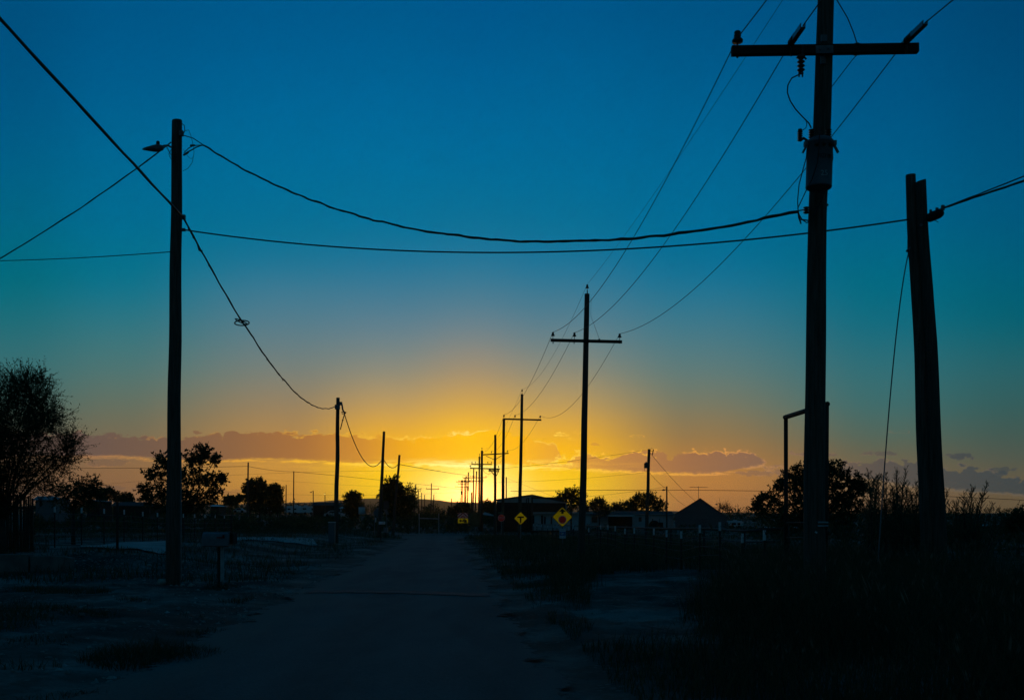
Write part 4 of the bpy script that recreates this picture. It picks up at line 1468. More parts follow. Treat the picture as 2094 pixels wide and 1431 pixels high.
# backs of signs on the left
sb = sign('unmarked_sign', 765.8, 92, 1040, 'pale unpainted back of a diamond sign on a white post against the leaning pole')
mb = MB(); mb.plate([P(a, b, 92) for a, b in reversed([(773, 1036.8), (783, 1047.5), (773, 1058.5), (762, 1047.5)])], 0.006, (0, -1, 0)); mb.build('sign_plate', M_GREY, sb)
mb = MB(); mb.beam(P(768.4, 1058, 91.9), P(768.2, 1067, 91.9), 0.09, 0.03, Vector((0, 1, 0))); mb.build('white_sleeve', M_WHITE, sb)
sb = sign('unmarked_sign', 790.6, 100, 1024, 'tall rectangular sign back with a smaller tilted plate under it, beside the leaning pole')
mb = MB(); mb.plate([P(a, b, 99.9) for a, b in reversed([(783.5, 1024.6), (794.8, 1024.2), (796, 1040), (785, 1041)])], 0.006, (0, -1, 0)); mb.build('sign_plate', mat('dark_sign_back', (0.07, 0.07, 0.07), 0.6, 0.2, 4), sb)
mb = MB(); mb.plate([P(a, b, 99.9) for a, b in reversed([(785, 1041.5), (791, 1041.5), (796, 1052), (789, 1051)])], 0.006, (0, -1, 0)); mb.build('lower_plate', M_GREY, sb)


# ------------------------------------------------------------------ mailboxes, pedestal, small things
def mailbox(px, y, w_px, pyt, pyb, label, posts, group=None, box_mat=M_BOX, depth=0.55):
    o = thing('mailbox', G(px, y), label, 'mailbox', group)
    w = w_px / F * y
    top, bot = P(px, pyt, y), P(px, pyb, y)
    h_ = top.z - bot.z
    # body: box with an arched lid, long axis across the road view
    mb = MB()
    prof = [(-0.5, 0), (0.5, 0)] + [(0.5 * math.cos(a), 0.55 + 0.45 * math.sin(a)) for a in np.linspace(0, math.pi, 9)]
    d = depth * 0.5
    ra = [Vector((bot.x - w / 2, y + u * d, bot.z + v * h_)) for u, v in prof]
    rb_ = [Vector((bot.x + w / 2, y + u * d, bot.z + v * h_)) for u, v in prof]
    n = len(prof)
    mb.add(ra + rb_, [tuple(range(n)), tuple(reversed(range(n, 2 * n)))] + [(i, i + n, (i + 1) % n + n, (i + 1) % n) for i in range(n)])
    body_ = mb.build('box', box_mat, o)
    mb = MB()
    mb.box(Vector((bot.x + w / 2 + 0.006, y, bot.z + h_ * .5)), (0.012, d * .9, h_ * .86))
    mb.build('door', box_mat, body_)
    mb = MB()
    mb.box(Vector((bot.x + w * .2, y - d / 2 - 0.008, bot.z + h_ * .62)), (w * .28, 0.008, 0.025))
    mb.box(Vector((bot.x + w * .32, y - d / 2 - 0.008, bot.z + h_ * .70)), (0.05, 0.008, 0.07))
    mb.build('flag', M_RED, body_)
    for qx, m_ in posts:
        mb = MB()
        g = G(qx, y, -.15)
        mb.beam(g, Vector((g.x, y, bot.z)), 0.07, 0.07, Vector((0, 1, 0)))
        mb.build('post', m_, o)
    return o


yM = 22.6
mo = mailbox(443.5, yM, 54, 1088, 1115, 'large grey mailbox on two posts beside the street lamp pole', [(448.5, M_IRON), (454.5, mat('grey_post_paint', (0.33, 0.35, 0.37), 0.8, 0.4, 5))])
mb = MB()
mb.box(P(443, 1116.2, yM), (0.52, 0.30, 0.025))
mb.build('shelf_board', M_WOOD2, mo)
mb = MB()
mb.box(P(475.5, 1100, yM + .1), (0.12, 0.34, 0.25))
mb.build('newspaper_tube', M_RUBBER, mo)
mailbox(781, 80, 12, 1066, 1071.5, 'small white mailbox on a thin post by the leaning pole', [(779, M_IRON)], None, M_WHITE)
mo2 = thing('mailbox_post', G(788, 84), 'low dark box on a stake beside the small white mailbox', 'mailbox')
mb = MB(); mb.box(P(789, 1083, 84), (0.35, 0.4, 0.4)); mb.build('box', M_BOX, mo2)
mb = MB(); mb.beam(G(788, 84, -.1), P(788, 1087, 84), 0.08, 0.08, Vector((0, 1, 0))); mb.build('post', M_IRON, mo2)

pe = thing('utility_pedestal', G(679, 64.5), 'grey metal cable cabinet standing at the foot of pedestal pole', 'cabinet')
a_, b_ = P(672.5, 1068, 64.5), P(685, 1110, 64.5)
mb = MB(); mb.box(((a_.x + b_.x) / 2, 64.5, (a_.z + b_.z) / 2 - .05), (b_.x - a_.x, 0.3, a_.z - b_.z + .1)); mb.build('body', M_GREY, pe)
mb = MB(); mb.box(((a_.x + b_.x) / 2, 64.48, a_.z + .02), (b_.x - a_.x + .04, 0.36, 0.05)); mb.build('lid', M_WHITE, pe)
wp = thing('marker_post', G(697.5, 90), 'white lidded drum standing in brush beyond pedestal pole', 'drum')
mb = MB(); mb.lathe(P(740, 1051, 150), (0, 0, 1), [(0.5, 0), (0.5, 1.0), (0.46, 1.05)], 14); mb.build('drum', M_WHITE, wp)
mb = MB(); mb.lathe(P(740, 1036.8, 150), (0, 0, 1), [(0.52, 0), (0.52, 0.06), (0.2, 0.12)], 14); mb.build('lid', M_GREY, wp)
wp.name = 'plastic_drum'

# white H frame across the junction
hf = thing('gate_frame', G(877, 121), 'white two post frame with a crossbar in the scrub across the junction', 'gate frame')
for px in (857.2, 897.2):
    mb = MB(); mb.beam(G(px, 121, -.2), P(px, 1049.5, 121), 0.10, 0.10, Vector((0, 1, 0))); mb.build('post', mat('dull_white_pipe', (0.30, 0.31, 0.32), 0.7, 0.25, 4), hf)
mb = MB(); mb.beam(P(857.8, 1059, 121), P(896.6, 1060.3, 121), 0.09, 0.12); mb.build('crossbar', mat('dull_white_pipe', (0.30, 0.31, 0.32), 0.7, 0.25, 4), hf)


# ------------------------------------------------------------------ fences
def tpost(px, y, pyt, parent, white=True):
    mb = MB()
    t_ = P(px, pyt, y)
    g = G(px, y, -.2)
    mb.beam(g, t_, 0.045, 0.045, Vector((0, 1, 0)))
    po = mb.build('post', M_IRON, parent)
    if white:
        mb = MB()
        q = Vector((t_.x, y, t_.z))
        mb.beam(q - Vector((0, 0.004, 0.22)), q + Vector((0, -0.004, 0.004)), 0.055, 0.058, Vector((0, 1, 0)))
        mb.build('white_tip', M_WHITE, po)
    return t_


def strands(mb, tops, drops, r=0.007):
    for d in drops:
        mb.tube([t - Vector((0, 0, d)) for t in tops], r, 4)


def fline(px):                       # distance of the right hand wire fence at a bearing
    return 6.77 / ((px - CX) / F + 0.053)


rf = thing('wire_fence', G(1563, 22), 'wire fence of slim metal posts with white tips along the grassy verge', 'fence', 'fences')
tops = []
for px in (1563, 1518, 1472, 1431, 1393, 1363, 1337, 1297, 1278, 1258, 1243, 1228, 1204, 1172, 1163, 1139, 1131, 1120, 1107, 1098, 1091):
    y = fline(px)
    hgt = 1.26 + 0.08 * math.sin(px * 1.7)
    t_ = G(px, y, hgt)
    pyt = YH - (t_.z - H) / y * F
    tops.append(tpost(px, y, pyt, rf))
mb = MB(); strands(mb, tops, (0.10, 0.35, 0.6, 0.85)); mb.build('wire', M_WIRE, rf)


def pline(px):
    return 9.67 / ((px - CX) / F + 0.053)


pf = thing('pipe_fence', G(1605, 29.6), 'rusty pipe rail fence in front of the barn and white house', 'fence', 'fences')
rail = []
for px in (1605, 1522, 1440, 1372, 1321, 1282, 1250, 1222, 1196, 1173, 1150, 1130, 1110, 1094):
    y = pline(px)
    g = G(px, y)
    zt = P(px, 1088 - (1605 - px) * 0.0355, y).z
    zt = g.z + 1.18 + (0.0)
    rail.append(Vector((g.x, y, zt)))
    mb = MB(); mb.tube([g - Vector((0, 0, .2)), Vector((g.x, y, zt - .03))], 0.045, 8); mb.build('post', M_IRON, pf)
mb = MB(); mb.tube(rail, 0.045, 8); mb.build('top_rail', M_IRON, pf)
mb = MB()
for d in (0.38, 0.72):
    mb.tube([q - Vector((0, 0, d)) for q in rail], 0.022, 6)
mb.build('lower_rail', M_IRON, pf)

# tall pipe gateway just left of the big pole
gf = thing('pipe_gateway', P(1650, 1165, 25), 'tall welded pipe gateway standing behind the big pole', 'gateway')
ga, gb = P(1607, 855, 26.0), P(1690.5, 829, 23.4)
mb = MB(); mb.tube([G(1607.5, 26.0, -.2), ga], 0.055, 12); mb.build('post', M_IRON, gf)
mb = MB(); mb.tube([G(1688, 23.4, -.2), gb], 0.055, 12); mb.build('post', M_IRON, gf)
mb = MB(); mb.tube([ga + (ga - gb).normalized() * 0.06 + Vector((0, 0, .03)), gb + (gb - ga).normalized() * 0.05 + Vector((0, 0, .03))], 0.062, 12); mb.build('header_pipe', M_IRON, gf)
mb = MB()
for z_ in (0.25, 0.62, 1.0, 1.38):
    mb.tube([Vector((ga.x, 25.9, G(1607, 26).z + z_)), Vector((gb.x, 23.5, G(1688, 23.4).z + z_))], 0.022, 6)
for t in (0.06, 0.5, 0.94):
    q = Vector((ga.x, 25.9, 0)).lerp(Vector((gb.x, 23.5, 0)), t)
    mb.tube([Vector((q.x, q.y, G(1640, q.y).z + .25)), Vector((q.x, q.y, G(1640, q.y).z + 1.38))], 0.024, 6)
mb.build('gate_panel', M_IRON, gf)

# left wire fence
lf = thing('wire_fence', G(254, 44), 'wire fence of white tipped posts beyond the pale driveway', 'fence', 'fences')
tops = []
for px, pt, y in ((112, 1036, 40), (167, 1038, 42.5), (213, 1040, 45), (254, 1042, 47.5), (292, 1046, 50), (322, 1048, 52.5), (349, 1049.5, 55), (375, 1050, 58), (398, 1051, 61), (419, 1051.5, 64), (440, 1052, 67), (459, 1053, 70)):
    tops.append(tpost(px, y, pt, lf))
tops = [P(60, 1034, 37.5)] + tops + [P(473, 1053, 72)]
mb = MB(); strands(mb, tops, (0.28, 0.55, 0.85, 1.15, 1.45), 0.008); mb.build('wire', M_WIRE, lf)
mb = MB()
for i in range(len(tops) - 1):
    for k in range(4):
        q = tops[i].lerp(tops[i + 1], (k + .5) / 4)
        mb.tube([q - Vector((0, 0, .28)), q - Vector((0, 0, 1.5))], 0.006, 4)
mb.build('wire_mesh', M_WIRE, lf)
for px, pt, y in ((240, 1026, 37), (473, 1051, 72)):
    mb = MB(); mb.tube([G(px, y, -.2), P(px, pt, y)], 0.05 if px == 240 else 0.06, 8); mb.build('corner_post', M_IRON, lf)
mb = MB(); mb.tube([P(473, 1053, 72), P(432, 1053, 66)], 0.04, 6); mb.build('brace_rail', M_IRON, lf)

# picket screen at the far left
cf = thing('picket_fence', P(30, 1120, 35), 'dark upright timber stakes forming a screen below the feathery tree', 'fence', 'fences')
mb = MB()
x_ = P(-260, 1050, 35).x
xe = P(71, 1050, 35).x
while x_ < xe:
    w = random.uniform(0.05, 0.10)
    zt = 1.5 + (1050 - 1012 + random.uniform(-9, 7)) / F * 35
    g = zg(x_, 35)
    mb.tube([(x_, 35 + random.uniform(-.04, .04), g - .1), (x_ + random.uniform(-.03, .03), 35, zt)], [w * .5, w * .38], 6)
    x_ += w * 1.08
mb.build('stakes', mat('grey_stake_wood', (0.075, 0.062, 0.052), 0.95, 0.5, 4, (5, 5, .6), .3), cf)
mb = MB()
for z_ in (0.8, 1.7):
    mb.beam((P(-260, 1050, 35).x, 35.09, z_), (xe, 35.09, z_), 0.05, 0.07)
mb.build('rail', M_WOOD2, cf)

# low concrete wall in the left foreground
lw = thing('concrete_wall', G(60, 27), 'low cracked concrete wall sunk in the dirt below the timber stakes', 'wall')
mb = MB()
wa, wb_ = P(-220, 1133, 27.2), P(134, 1134.5, 27.2)
mb.box(((wa.x + P(63, 0, 27.2).x) / 2, 27.2, wa.z - .45), (P(63, 0, 27.2).x - wa.x, 0.3, 0.9))
mb.build('wall_panel', M_CONC, lw)
mb = MB()
xa = P(67, 0, 27.2).x
mb.box(((xa + wb_.x) / 2, 27.22, wb_.z - .47), (wb_.x - xa, 0.3, 0.9), 0.02)
mb.build('wall_panel', M_CONC, lw)
mb = MB()
mb.box(P(141, 1141, 27.1) + Vector((0, 0, -.2)), (0.16, 0.3, 0.45), 0.1, Matrix.Rotation(0.15, 3, 'Y'))
mb.build('end_block', M_CONC, lw)

# ------------------------------------------------------------------ buildings
def gable(name, label, cat, y, depth, px0, px1, apex, pe0, pe1, wall_mat, roof_mat, over=0.15, group=None, th=0.12, aim=True):
    """gable end facing the viewer. px0/px1 walls, apex (px,py), eave rows"""
    gz = zbase((px0 - CX) / F * y, y)
    o = thing(name, Vector((P((px0 + px1) / 2, 0, y).x, y, gz)), label, cat, group)
    L, R_, A_ = P(px0, pe0, y), P(px1, pe1, y), P(*apex, y)
    fr = [Vector((L.x, y, gz - .3)), Vector((R_.x, y, gz - .3)), R_, A_, L]
    ax_ = Vector(((A_.x / y) if aim else 0, 1, 0)) * 1.0
    bk = [p + ax_ * depth for p in fr]
    mb = MB()
    n = 5
    mb.add(fr + bk, [(0, 1, 2, 3, 4), tuple(reversed(range(5, 10)))] + [(i, i + n, (i + 1) % n + n, (i + 1) % n) for i in range(n)])
    mb.build('wall', wall_mat, o)
    mb = MB()
    for E in (L, R_):
        d = (E - A_)
        e2_ = A_ + d * (1 + over / max(.1, d.length))
        a0 = A_ - ax_ * over + Vector((0, 0, 0.02)); b0 = e2_ - ax_ * over + Vector((0, 0, 0.02))
        a1 = A_ + ax_ * (depth + over) + Vector((0, 0, 0.02)); b1_ = e2_ + ax_ * (depth + over) + Vector((0, 0, 0.02))
        up = Vector((0, 0, th))
        q = [a0, b0, b1_, a1, a0 + up, b0 + up, b1_ + up, a1 + up]
        mb.add(q, [(0, 1, 2, 3), (7, 6, 5, 4), (0, 4, 5, 1), (1, 5, 6, 2), (2, 6, 7, 3), (3, 7, 4, 0)])
    mb.build('roof', roof_mat, o)
    return o, gz


def rect(mb, x0, y0, x1, y1, y, t=0.06):
    a, b = P(x0, y0, y), P(x1, y1, y)
    mb.box(((a.x + b.x) / 2, y, (a.z + b.z) / 2), (abs(b.x - a.x), t, abs(a.z - b.z)))


yB = 132.0
mbld, gz = gable('metal_building', 'low metal building with a shallow gable and dark open bays, by the tee sign', 'building', yB, 22, 1016, 1158, (1088, 1012.6), 1022.5, 1027.5, M_DARKB, M_ROOF, 0.25)
mb = MB()
gp = [P(1017, 1026.8, yB - .03), P(1157.5, 1028.2, yB - .03), P(1157.5, 1027.6, yB - .03), P(1088, 1013.4, yB - .03), P(1017, 1023, yB - .03)]
mb.plate(gp, 0.02, (0, -1, 0))
for k in range(46):
    px = 1019 + k * 3.02
    top_ = 1013.4 + (abs(px - 1088) * (0.137 if px < 1088 else 0.206)) + .7
    if top_ < 1026.4:
        mb.beam(P(px, 1026.6, yB - .05), P(px, top_, yB - .05), 0.05, 0.03, Vector((0, 1, 0)))
mb.build('gable_panel', M_RIB, mbld)
mb = MB()
for a in ((1020, 1034, 1050, 1086), (1054, 1034, 1085, 1086)):
    rect(mb, a[0], a[1], a[2], a[3], yB - .02, 0.03)
mb.build('bay_shade_panel', M_DARK_AND_SHADE, mbld)  # flat dark panels stand in for the shade inside the open bays
mb = MB(); rect(mb, 1156.6, 1028, 1158.4, 1085, yB - .06, 0.1); mb.build('corner_trim', M_RIB, mbld)
# ranch pipe gateway in front
rg = thing('ranch_gateway', G(1128, 112), 'wide dark pipe gateway arch before the metal building and trailer', 'gateway')
for px in (1088, 1168):
    mb = MB(); mb.tube([G(px, 112, -.2), P(px, 1017.4, 112)], 0.10, 10); mb.build('post', M_IRON, rg)
mb = MB(); mb.tube([P(1086.5, 1017.2, 112), P(1169.5, 1018.8, 112)], 0.10, 10); mb.build('header_pipe', M_IRON, rg)
vp = thing('vent_pipe', P(1079, 1027, 120), 'small bent vent pipes against the metal building gable', 'pipe')
mb = MB(); mb.tube([P(1076.5, 1086, 120), P(1076.5, 1021, 120), P(1078, 1018.8, 120), P(1080.8, 1017.6, 120), P(1081, 1086, 120)], 0.06, 8); mb.build('pipe', M_IRON, vp)

yW = 126.0
mh = thing('mobile_home', Vector((P(1148, 0, yW).x, yW, zbase(6, yW))), 'pale single storey trailer home with dark doorways behind the stop ahead sign', 'mobile home')
mb = MB(); a, b = P(1088.5, 1049.5, yW), P(1207, 1084, yW)
mb.box(((a.x + b.x) / 2, yW + 2.2, (a.z + b.z) / 2), (b.x - a.x, 4.4, a.z - b.z)); mb.build('wall', M_SIDING, mh)
mb = MB(); rect(mb, 1087, 1047, 1209, 1049.4, yW + 1.9, 5.2); mb.build('roof', M_SIDING, mh)
for q in ((1089.6, 1053, 1092.6, 1071), (1106.4, 1053, 1110.4, 1071), (1112.5, 1055.5, 1116, 1071)):
    mb = MB(); rect(mb, *q, yW - .03, .05); mb.build('door', M_DARK_AND_SHADE, mh)
for q in ((1126, 1056, 1129.4, 1071), (1137, 1056, 1142, 1064), (1163, 1056, 1166, 1064)):
    mb = MB(); rect(mb, *q, yW - .03, .05); mb.build('window', M_GLASS, mh)
mb = MB()
rect(mb, 1089, 1071.4, 1168, 1072.4, yW - 1.2, .06)
for k in range(27):
    rect(mb, 1089 + k * 3, 1072.5, 1089.5 + k * 3, 1082 + (k % 3), yW - 1.2, .05)
mb.build('porch_railing', M_SIDING, mh)
mb = MB(); rect(mb, 1196, 1034.5, 1203.5, 1046.8, yW + 3, 1.2); mb.build('roof_cooler', M_DARK_AND_SHADE, mh)

yH = 152.0
wh = thing('white_house', Vector((P(1310, 0, yH).x, yH, zbase(20, yH))), 'long low white house with dark roof and carport beside the barn', 'house')
mb = MB(); a, b = P(1204, 1050.5, yH), P(1376, 1088, yH)
mb.box(((a.x + b.x) / 2, yH + 4, (a.z + b.z) / 2), (b.x - a.x, 8, a.z - b.z)); mb.build('wall', M_SIDING, wh)
mb = MB()
e0, e1 = P(1200, 1051, yH - .5), P(1379, 1052.5, yH - .5)
r0, r1 = P(1206, 1044, yH + 4), P(1374, 1045.5, yH + 4)
e2_, e3_ = e0 + Vector((0, 9, 0)), e1 + Vector((0, 9, 0))
mb.add([e0, e1, r1, r0, e2_, e3_], [(0, 1, 2, 3), (3, 2, 5, 4), (0, 3, 4), (1, 5, 2), (0, 4, 5, 1)])
mb.build('roof', M_DARK_AND_SHADE, wh)
mb = MB(); rect(mb, 1242, 1053, 1295, 1055.2, yH - 2.2, 3.4); mb.build('carport_roof', M_WHITE, wh)
mb = MB(); rect(mb, 1244, 1056, 1293, 1088, yH - .06, .08); mb.build('carport_shade_panel', M_DARK_AND_SHADE, wh)  # dark sheet on the wall, painted shade of the carport
for q in ((1210, 1056, 1221, 1068), (1306, 1057, 1312, 1066)):
    mb = MB(); rect(mb, *q, yH - .05, .06); mb.build('window', M_GLASS, wh)
mb = MB(); rect(mb, 1326, 1046.6, 1382, 1047.8, yH + 9, 3); mb.build('rear_roof_edge', M_WHITE, wh)

bar, gz = gable('barn', 'dark grey tin barn with a steep gable end facing the road', 'barn', 150, 14, 1380.5, 1486, (1432, 1019.6), 1051.5, 1057.5, M_BARN, M_ROOF, 0.2, th=0.10)
mb = MB()
for k in range(26):
    px = 1383 + k * 4.05
    top_ = 1019.6 + (abs(px - 1432) * (0.62 if px < 1432 else 0.70)) + 2.0
    mb.beam(P(px, 1090, 149.97), P(px, top_, 149.97), 0.035, 0.03, Vector((0, 1, 0)))
mb.build('wall_rib', M_BARN, bar)
mb = MB(); rect(mb, 1422, 1060, 1446, 1090, 149.94, .05); mb.build('door', mat('barn_door_tin', (0.10, 0.105, 0.12), 0.6, 0.3, 3), bar)
an = thing('tv_antenna', P(1428, 1024, 150), 'thin television aerial on a mast above the barn ridge', 'aerial')
mb = MB(); mb.tube([P(1428.5, 1024, 150), P(1428.5, 994, 150)], 0.035, 6); mb.build('mast', M_STEEL, an)
mb = MB()
mb.tube([P(1410.5, 995.6, 150.4), P(1447, 996.2, 149.6)], 0.035, 6)
for k in range(8):
    q = P(1412 + k * 4.8, 995.7 + k * .07, 150 - (k - 4) * .08)
    L_ = 0.9 - 0.06 * k
    mb.tube([q - Vector((0.12 * L_, L_, 0.0)), q + Vector((0.12 * L_, L_, 0.06))], 0.018, 4)
mb.build('boom', M_STEEL, an)
# tractor silhouette in front of the house
tr = thing('tractor', G(1341, 138), 'dark tractor parked before the white house wall', 'tractor')
mb = MB(); mb.lathe(G(1337, 138, .75) + Vector((0, -.2, 0)), (0, -1, 0), [(0.3, 0), (0.75, 0.05), (0.75, 0.35), (0.3, 0.4)], 18); mb.build('rear_wheel', M_RUBBER, tr)
mb = MB(); mb.lathe(G(1350, 138, .42) + Vector((0, -.2, 0)), (0, -1, 0), [(0.15, 0), (0.42, 0.05), (0.42, 0.25), (0.15, 0.3)], 16); mb.build('front_wheel', M_RUBBER, tr)
mb = MB(); mb.box(G(1346, 138, .95), (1.3, .55, .5)); mb.box(G(1338, 138, 1.0), (.7, .8, .35)); mb.build('body', M_DARK_AND_SHADE, tr)
mb = MB(); mb.tube([G(1349, 138, 1.2), G(1349, 138, 1.75)], 0.04, 6); mb.build('exhaust', M_IRON, tr)
mb = MB(); mb.box(G(1336.5, 138, 1.28), (.42, .45, .12)); mb.box(G(1334.5, 138, 1.5), (.08, .45, .4)); mb.build('seat', M_RUBBER, tr)


def trailer(name, label, cat, y, px0, px1, pyt, pyb, m, wins=(), top=None, group=None, d=2.4):
    gz = zg((px0 - CX) / F * y, y)
    a, b = P(px0, pyt, y), P(px1, pyb, y)
    o = thing(name, Vector(((a.x + b.x) / 2, y, gz)), label, cat, group)
    L, Hh = b.x - a.x, a.z - b.z
    prof = [(0, 0), (L, 0), (L, Hh * .75), (L - .25 * min(1, Hh), Hh), (.25 * min(1, Hh), Hh), (0, Hh * .8)]
    fr = [Vector((a.x + u, y, b.z + v)) for u, v in prof]
    bk = [p + Vector((0, d, 0)) for p in fr]
    n = len(prof)
    mb = MB()
    mb.add(fr + bk, [tuple(range(n)), tuple(reversed(range(n, 2 * n)))] + [(i, i + n, (i + 1) % n + n, (i + 1) % n) for i in range(n)])
    mb.build('body', m, o)
    for q in wins:
        mb = MB(); rect(mb, *q, y - .03, .04); mb.build('window', M_GLASS, o)
    if top:
        mb = MB(); rect(mb, *top, y + d * .5, .8); mb.build('roof_unit', m, o)
    for fx_ in (0.32, 0.72):
        mb = MB(); mb.lathe(Vector((a.x + L * fx_, y - .02, b.z - .1)), (0, 1, 0), [(0.15, 0), (0.36, .03), (0.36, .22), (.15, .25)], 12); mb.build('wheel', M_RUBBER, o)
    return o


GT = 'trailers parked in the brush'
trailer('camper_trailer', 'short white camper with two dark windows and a roof unit', 'camper', 255, 536, 564.5, 1034.5, 1046.5, M_WHITE, ((538, 1040.5, 547, 1046), (549, 1040, 556, 1043)), (546, 1031.6, 553, 1034.3), GT)
trailer('camper_trailer', 'longer white caravan between the short camper and the motorhome', 'camper', 255, 582.5, 613, 1034, 1048, M_WHITE, ((588, 1039, 594, 1042), (600, 1039, 606, 1042)), (602, 1031.8, 609, 1033.8), GT)
trailer('camper_trailer', 'white motorhome parked end to end with the longer caravan', 'camper', 250, 614, 645, 1034.6, 1048, M_WHITE, ((619, 1038.5, 626, 1041.5), (637, 1038.5, 643.5, 1043)), (622, 1032.6, 628, 1034.4), GT)
trailer('camper_trailer', 'small white camper beside the barn', 'camper', 160, 1488, 1520, 1064.5, 1076, M_WHITE, ((1496, 1068.5, 1505, 1073), (1508, 1068.5, 1514, 1073)), (1500, 1062.6, 1506, 1064.3), GT)


def far_house(label, y, px0, px1, pyr, pye, pyb, roofm, wallm, cat='house', group='far houses in the brush', name='far_house'):
    gz = zg((px0 - CX) / F * y, y)
    a, b = P(px0, pye, y), P(px1, pyb, y)
    o = thing(name, Vector(((a.x + b.x) / 2, y, gz)), label, cat, group)
    zb = min(b.z, gz - .2)
    mb = MB(); mb.box(((a.x + b.x) / 2, y + 3, (a.z + zb) / 2), (b.x - a.x, 6, a.z - zb)); mb.build('wall', wallm, o)
    e0, e1 = a + Vector((-.4, -.5, 0)), Vector((b.x + .4, y - .5, a.z))
    r0, r1 = P(px0, pyr, y + 3) + Vector((.3, 0, 0)), P(px1, pyr, y + 3) + Vector((-.3, 0, 0))
    mb = MB(); mb.add([e0, e1, r1, r0, e0 + Vector((0, 7, 0)), e1 + Vector((0, 7, 0))], [(0, 1, 2, 3), (3, 2, 5, 4), (0, 3, 4), (1, 5, 2), (0, 4, 5, 1)]); mb.build('roof', roofm, o)
    mb = MB(); rect(mb, px0 + (px1 - px0) * .2, pye + 1.5, px0 + (px1 - px0) * .32, pyb - 1, y - .04, .06); mb.build('door', M_DARK_AND_SHADE, o)
    mb = MB(); rect(mb, px0 + (px1 - px0) * .6, pye + 1.5, px0 + (px1 - px0) * .8, pye + 4, y - .04, .06); mb.build('window', M_GLASS, o)
    return o


far_house('pale blue grey far house half hidden behind the feathery tree', 170, 73, 112, 1014, 1022, 1036, M_GREY, M_GREY)
far_house('long low house with dull red roof beside the street lamp pole', 185, 232, 305, 1026, 1034, 1042, mat('dull_red_roof', (0.05, 0.028, 0.024), 0.8, 0.3, 2), M_DARKB)
far_house('small pale roofed shed between feathery tree and long red roof', 190, 178, 203, 1021.5, 1025, 1034, M_RIB, M_DARK_AND_SHADE)
far_house('pale little shed with flat front behind the pedestal pole', 230, 696, 713, 1036, 1039, 1049, M_RIB, M_SIDING)
far_house('tiny white roofed house beside the low round tree and poplars', 240, 431, 448, 1032, 1035, 1042, M_WHITE, M_DARK_AND_SHADE)
far_house('dark low roofed house beside the pale little shed', 235, 640, 694, 1027, 1033, 1044, M_DARK_AND_SHADE, M_DARKB)
far_house('bright roofed house in shrubs behind the plume bending tamarisk', 110, 2022, 2050, 1071, 1075, 1084, M_WHITE, M_DARK_AND_SHADE)
far_house('low pale shed seen through the tall pipe gateway', 120, 1588, 1634, 1076.5, 1079, 1092, M_WHITE, M_DARK_AND_SHADE)


def car(px0, px1, pyt, pyb, y, label, m, grp='cars parked in the brush'):
    a, b = P(px0, pyt, y), P(px1, pyb, y)
    L, Hh = b.x - a.x, a.z - b.z
    o = thing('parked_car', Vector(((a.x + b.x) / 2, y, zg(a.x, y))), label, 'car', grp)
    prof = [(0, .15), (.02, .5), (.16, .58), (.3, .95), (.42, 1.0), (.66, 1.0), (.82, .62), (.97, .52), (1, .2), (.98, .12), (.02, .12)]
    n = len(prof)
    fr = [Vector((a.x + u * L, y, b.z + v * Hh)) for u, v in prof]
    bk = [p + Vector((0, 1.7, 0)) for p in fr]
    mb = MB(); mb.add(fr + bk, [tuple(reversed(range(n))), tuple(range(n, 2 * n))] + [(i, (i + 1) % n, (i + 1) % n + n, i + n) for i in range(n)]); mb.build('body', m, o)
    mb = MB()
    q = [(.30, .64), (.34, .9), (.64, .9), (.76, .64)]
    mb.plate([Vector((a.x + u * L, y - .02, b.z + v * Hh)) for u, v in q][::-1], .02, (0, -1, 0)); mb.build('window', M_GLASS, o)
    for u in (.2, .8):
        mb = MB(); mb.lathe(Vector((a.x + u * L, y - .03, b.z + .3)), (0, 1, 0), [(.12, 0), (.31, .02), (.31, .2), (.12, .22)], 12); mb.build('wheel', M_RUBBER, o)


car(662, 699, 1043.5, 1056, 200, 'pale car parked in brush behind the pedestal pole', M_SIDING)
car(476, 500, 1038.5, 1048, 230, 'grey car parked in brush beside the poplars', M_RIB)
car(505, 516, 1036, 1044, 240, 'partly hidden white car below the poplars', M_WHITE)

# green screen and white awning beyond the junction
gs = thing('green_container', G(972, 138), 'faded green container between chevron sign and thick junction pole', 'container')
a, b = P(958, 1048.5, 138), P(982, 1068, 138)
mb = MB(); mb.box(((a.x + b.x) / 2, 139.2, (a.z + b.z) / 2 - .3), (b.x - a.x, 2.4, a.z - b.z + .6)); mb.build('body', M_GREEN, gs)
mb = MB()
for k in range(7):
    mb.beam(P(959 + k * 3.6, 1049, 137.95), P(959 + k * 3.6, 1070, 137.95), 0.07, 0.06, Vector((0, 1, 0)))
mb.build('rib', M_GREEN, gs)
aw = thing('canvas_canopy', G(1000, 140), 'pale peaked canvas canopy beside the metal building', 'canopy')
mb = MB()
ap = P(992, 1046.6, 142)
cs = [P(983, 1051.5, 140), P(1013, 1055, 140), P(1013, 1054, 146), P(983, 1050.5, 146)]
r2 = P(1000, 1049, 142)
mb.add(cs + [ap, r2], [(0, 1, 5, 4), (1, 2, 5), (2, 3, 4, 5), (3, 0, 4), (3, 2, 1, 0)])
mb.build('canvas', M_CANVAS, aw)
for q in cs:
    mb = MB(); mb.tube([q, Vector((q.x, q.y, -1))], 0.04, 6); mb.build('pole', M_STEEL, aw)


# ------------------------------------------------------------------ plants
def unit(n):
    v = RNG.normal(size=(n, 3))
    return v / np.linalg.norm(v, axis=1, keepdims=True)


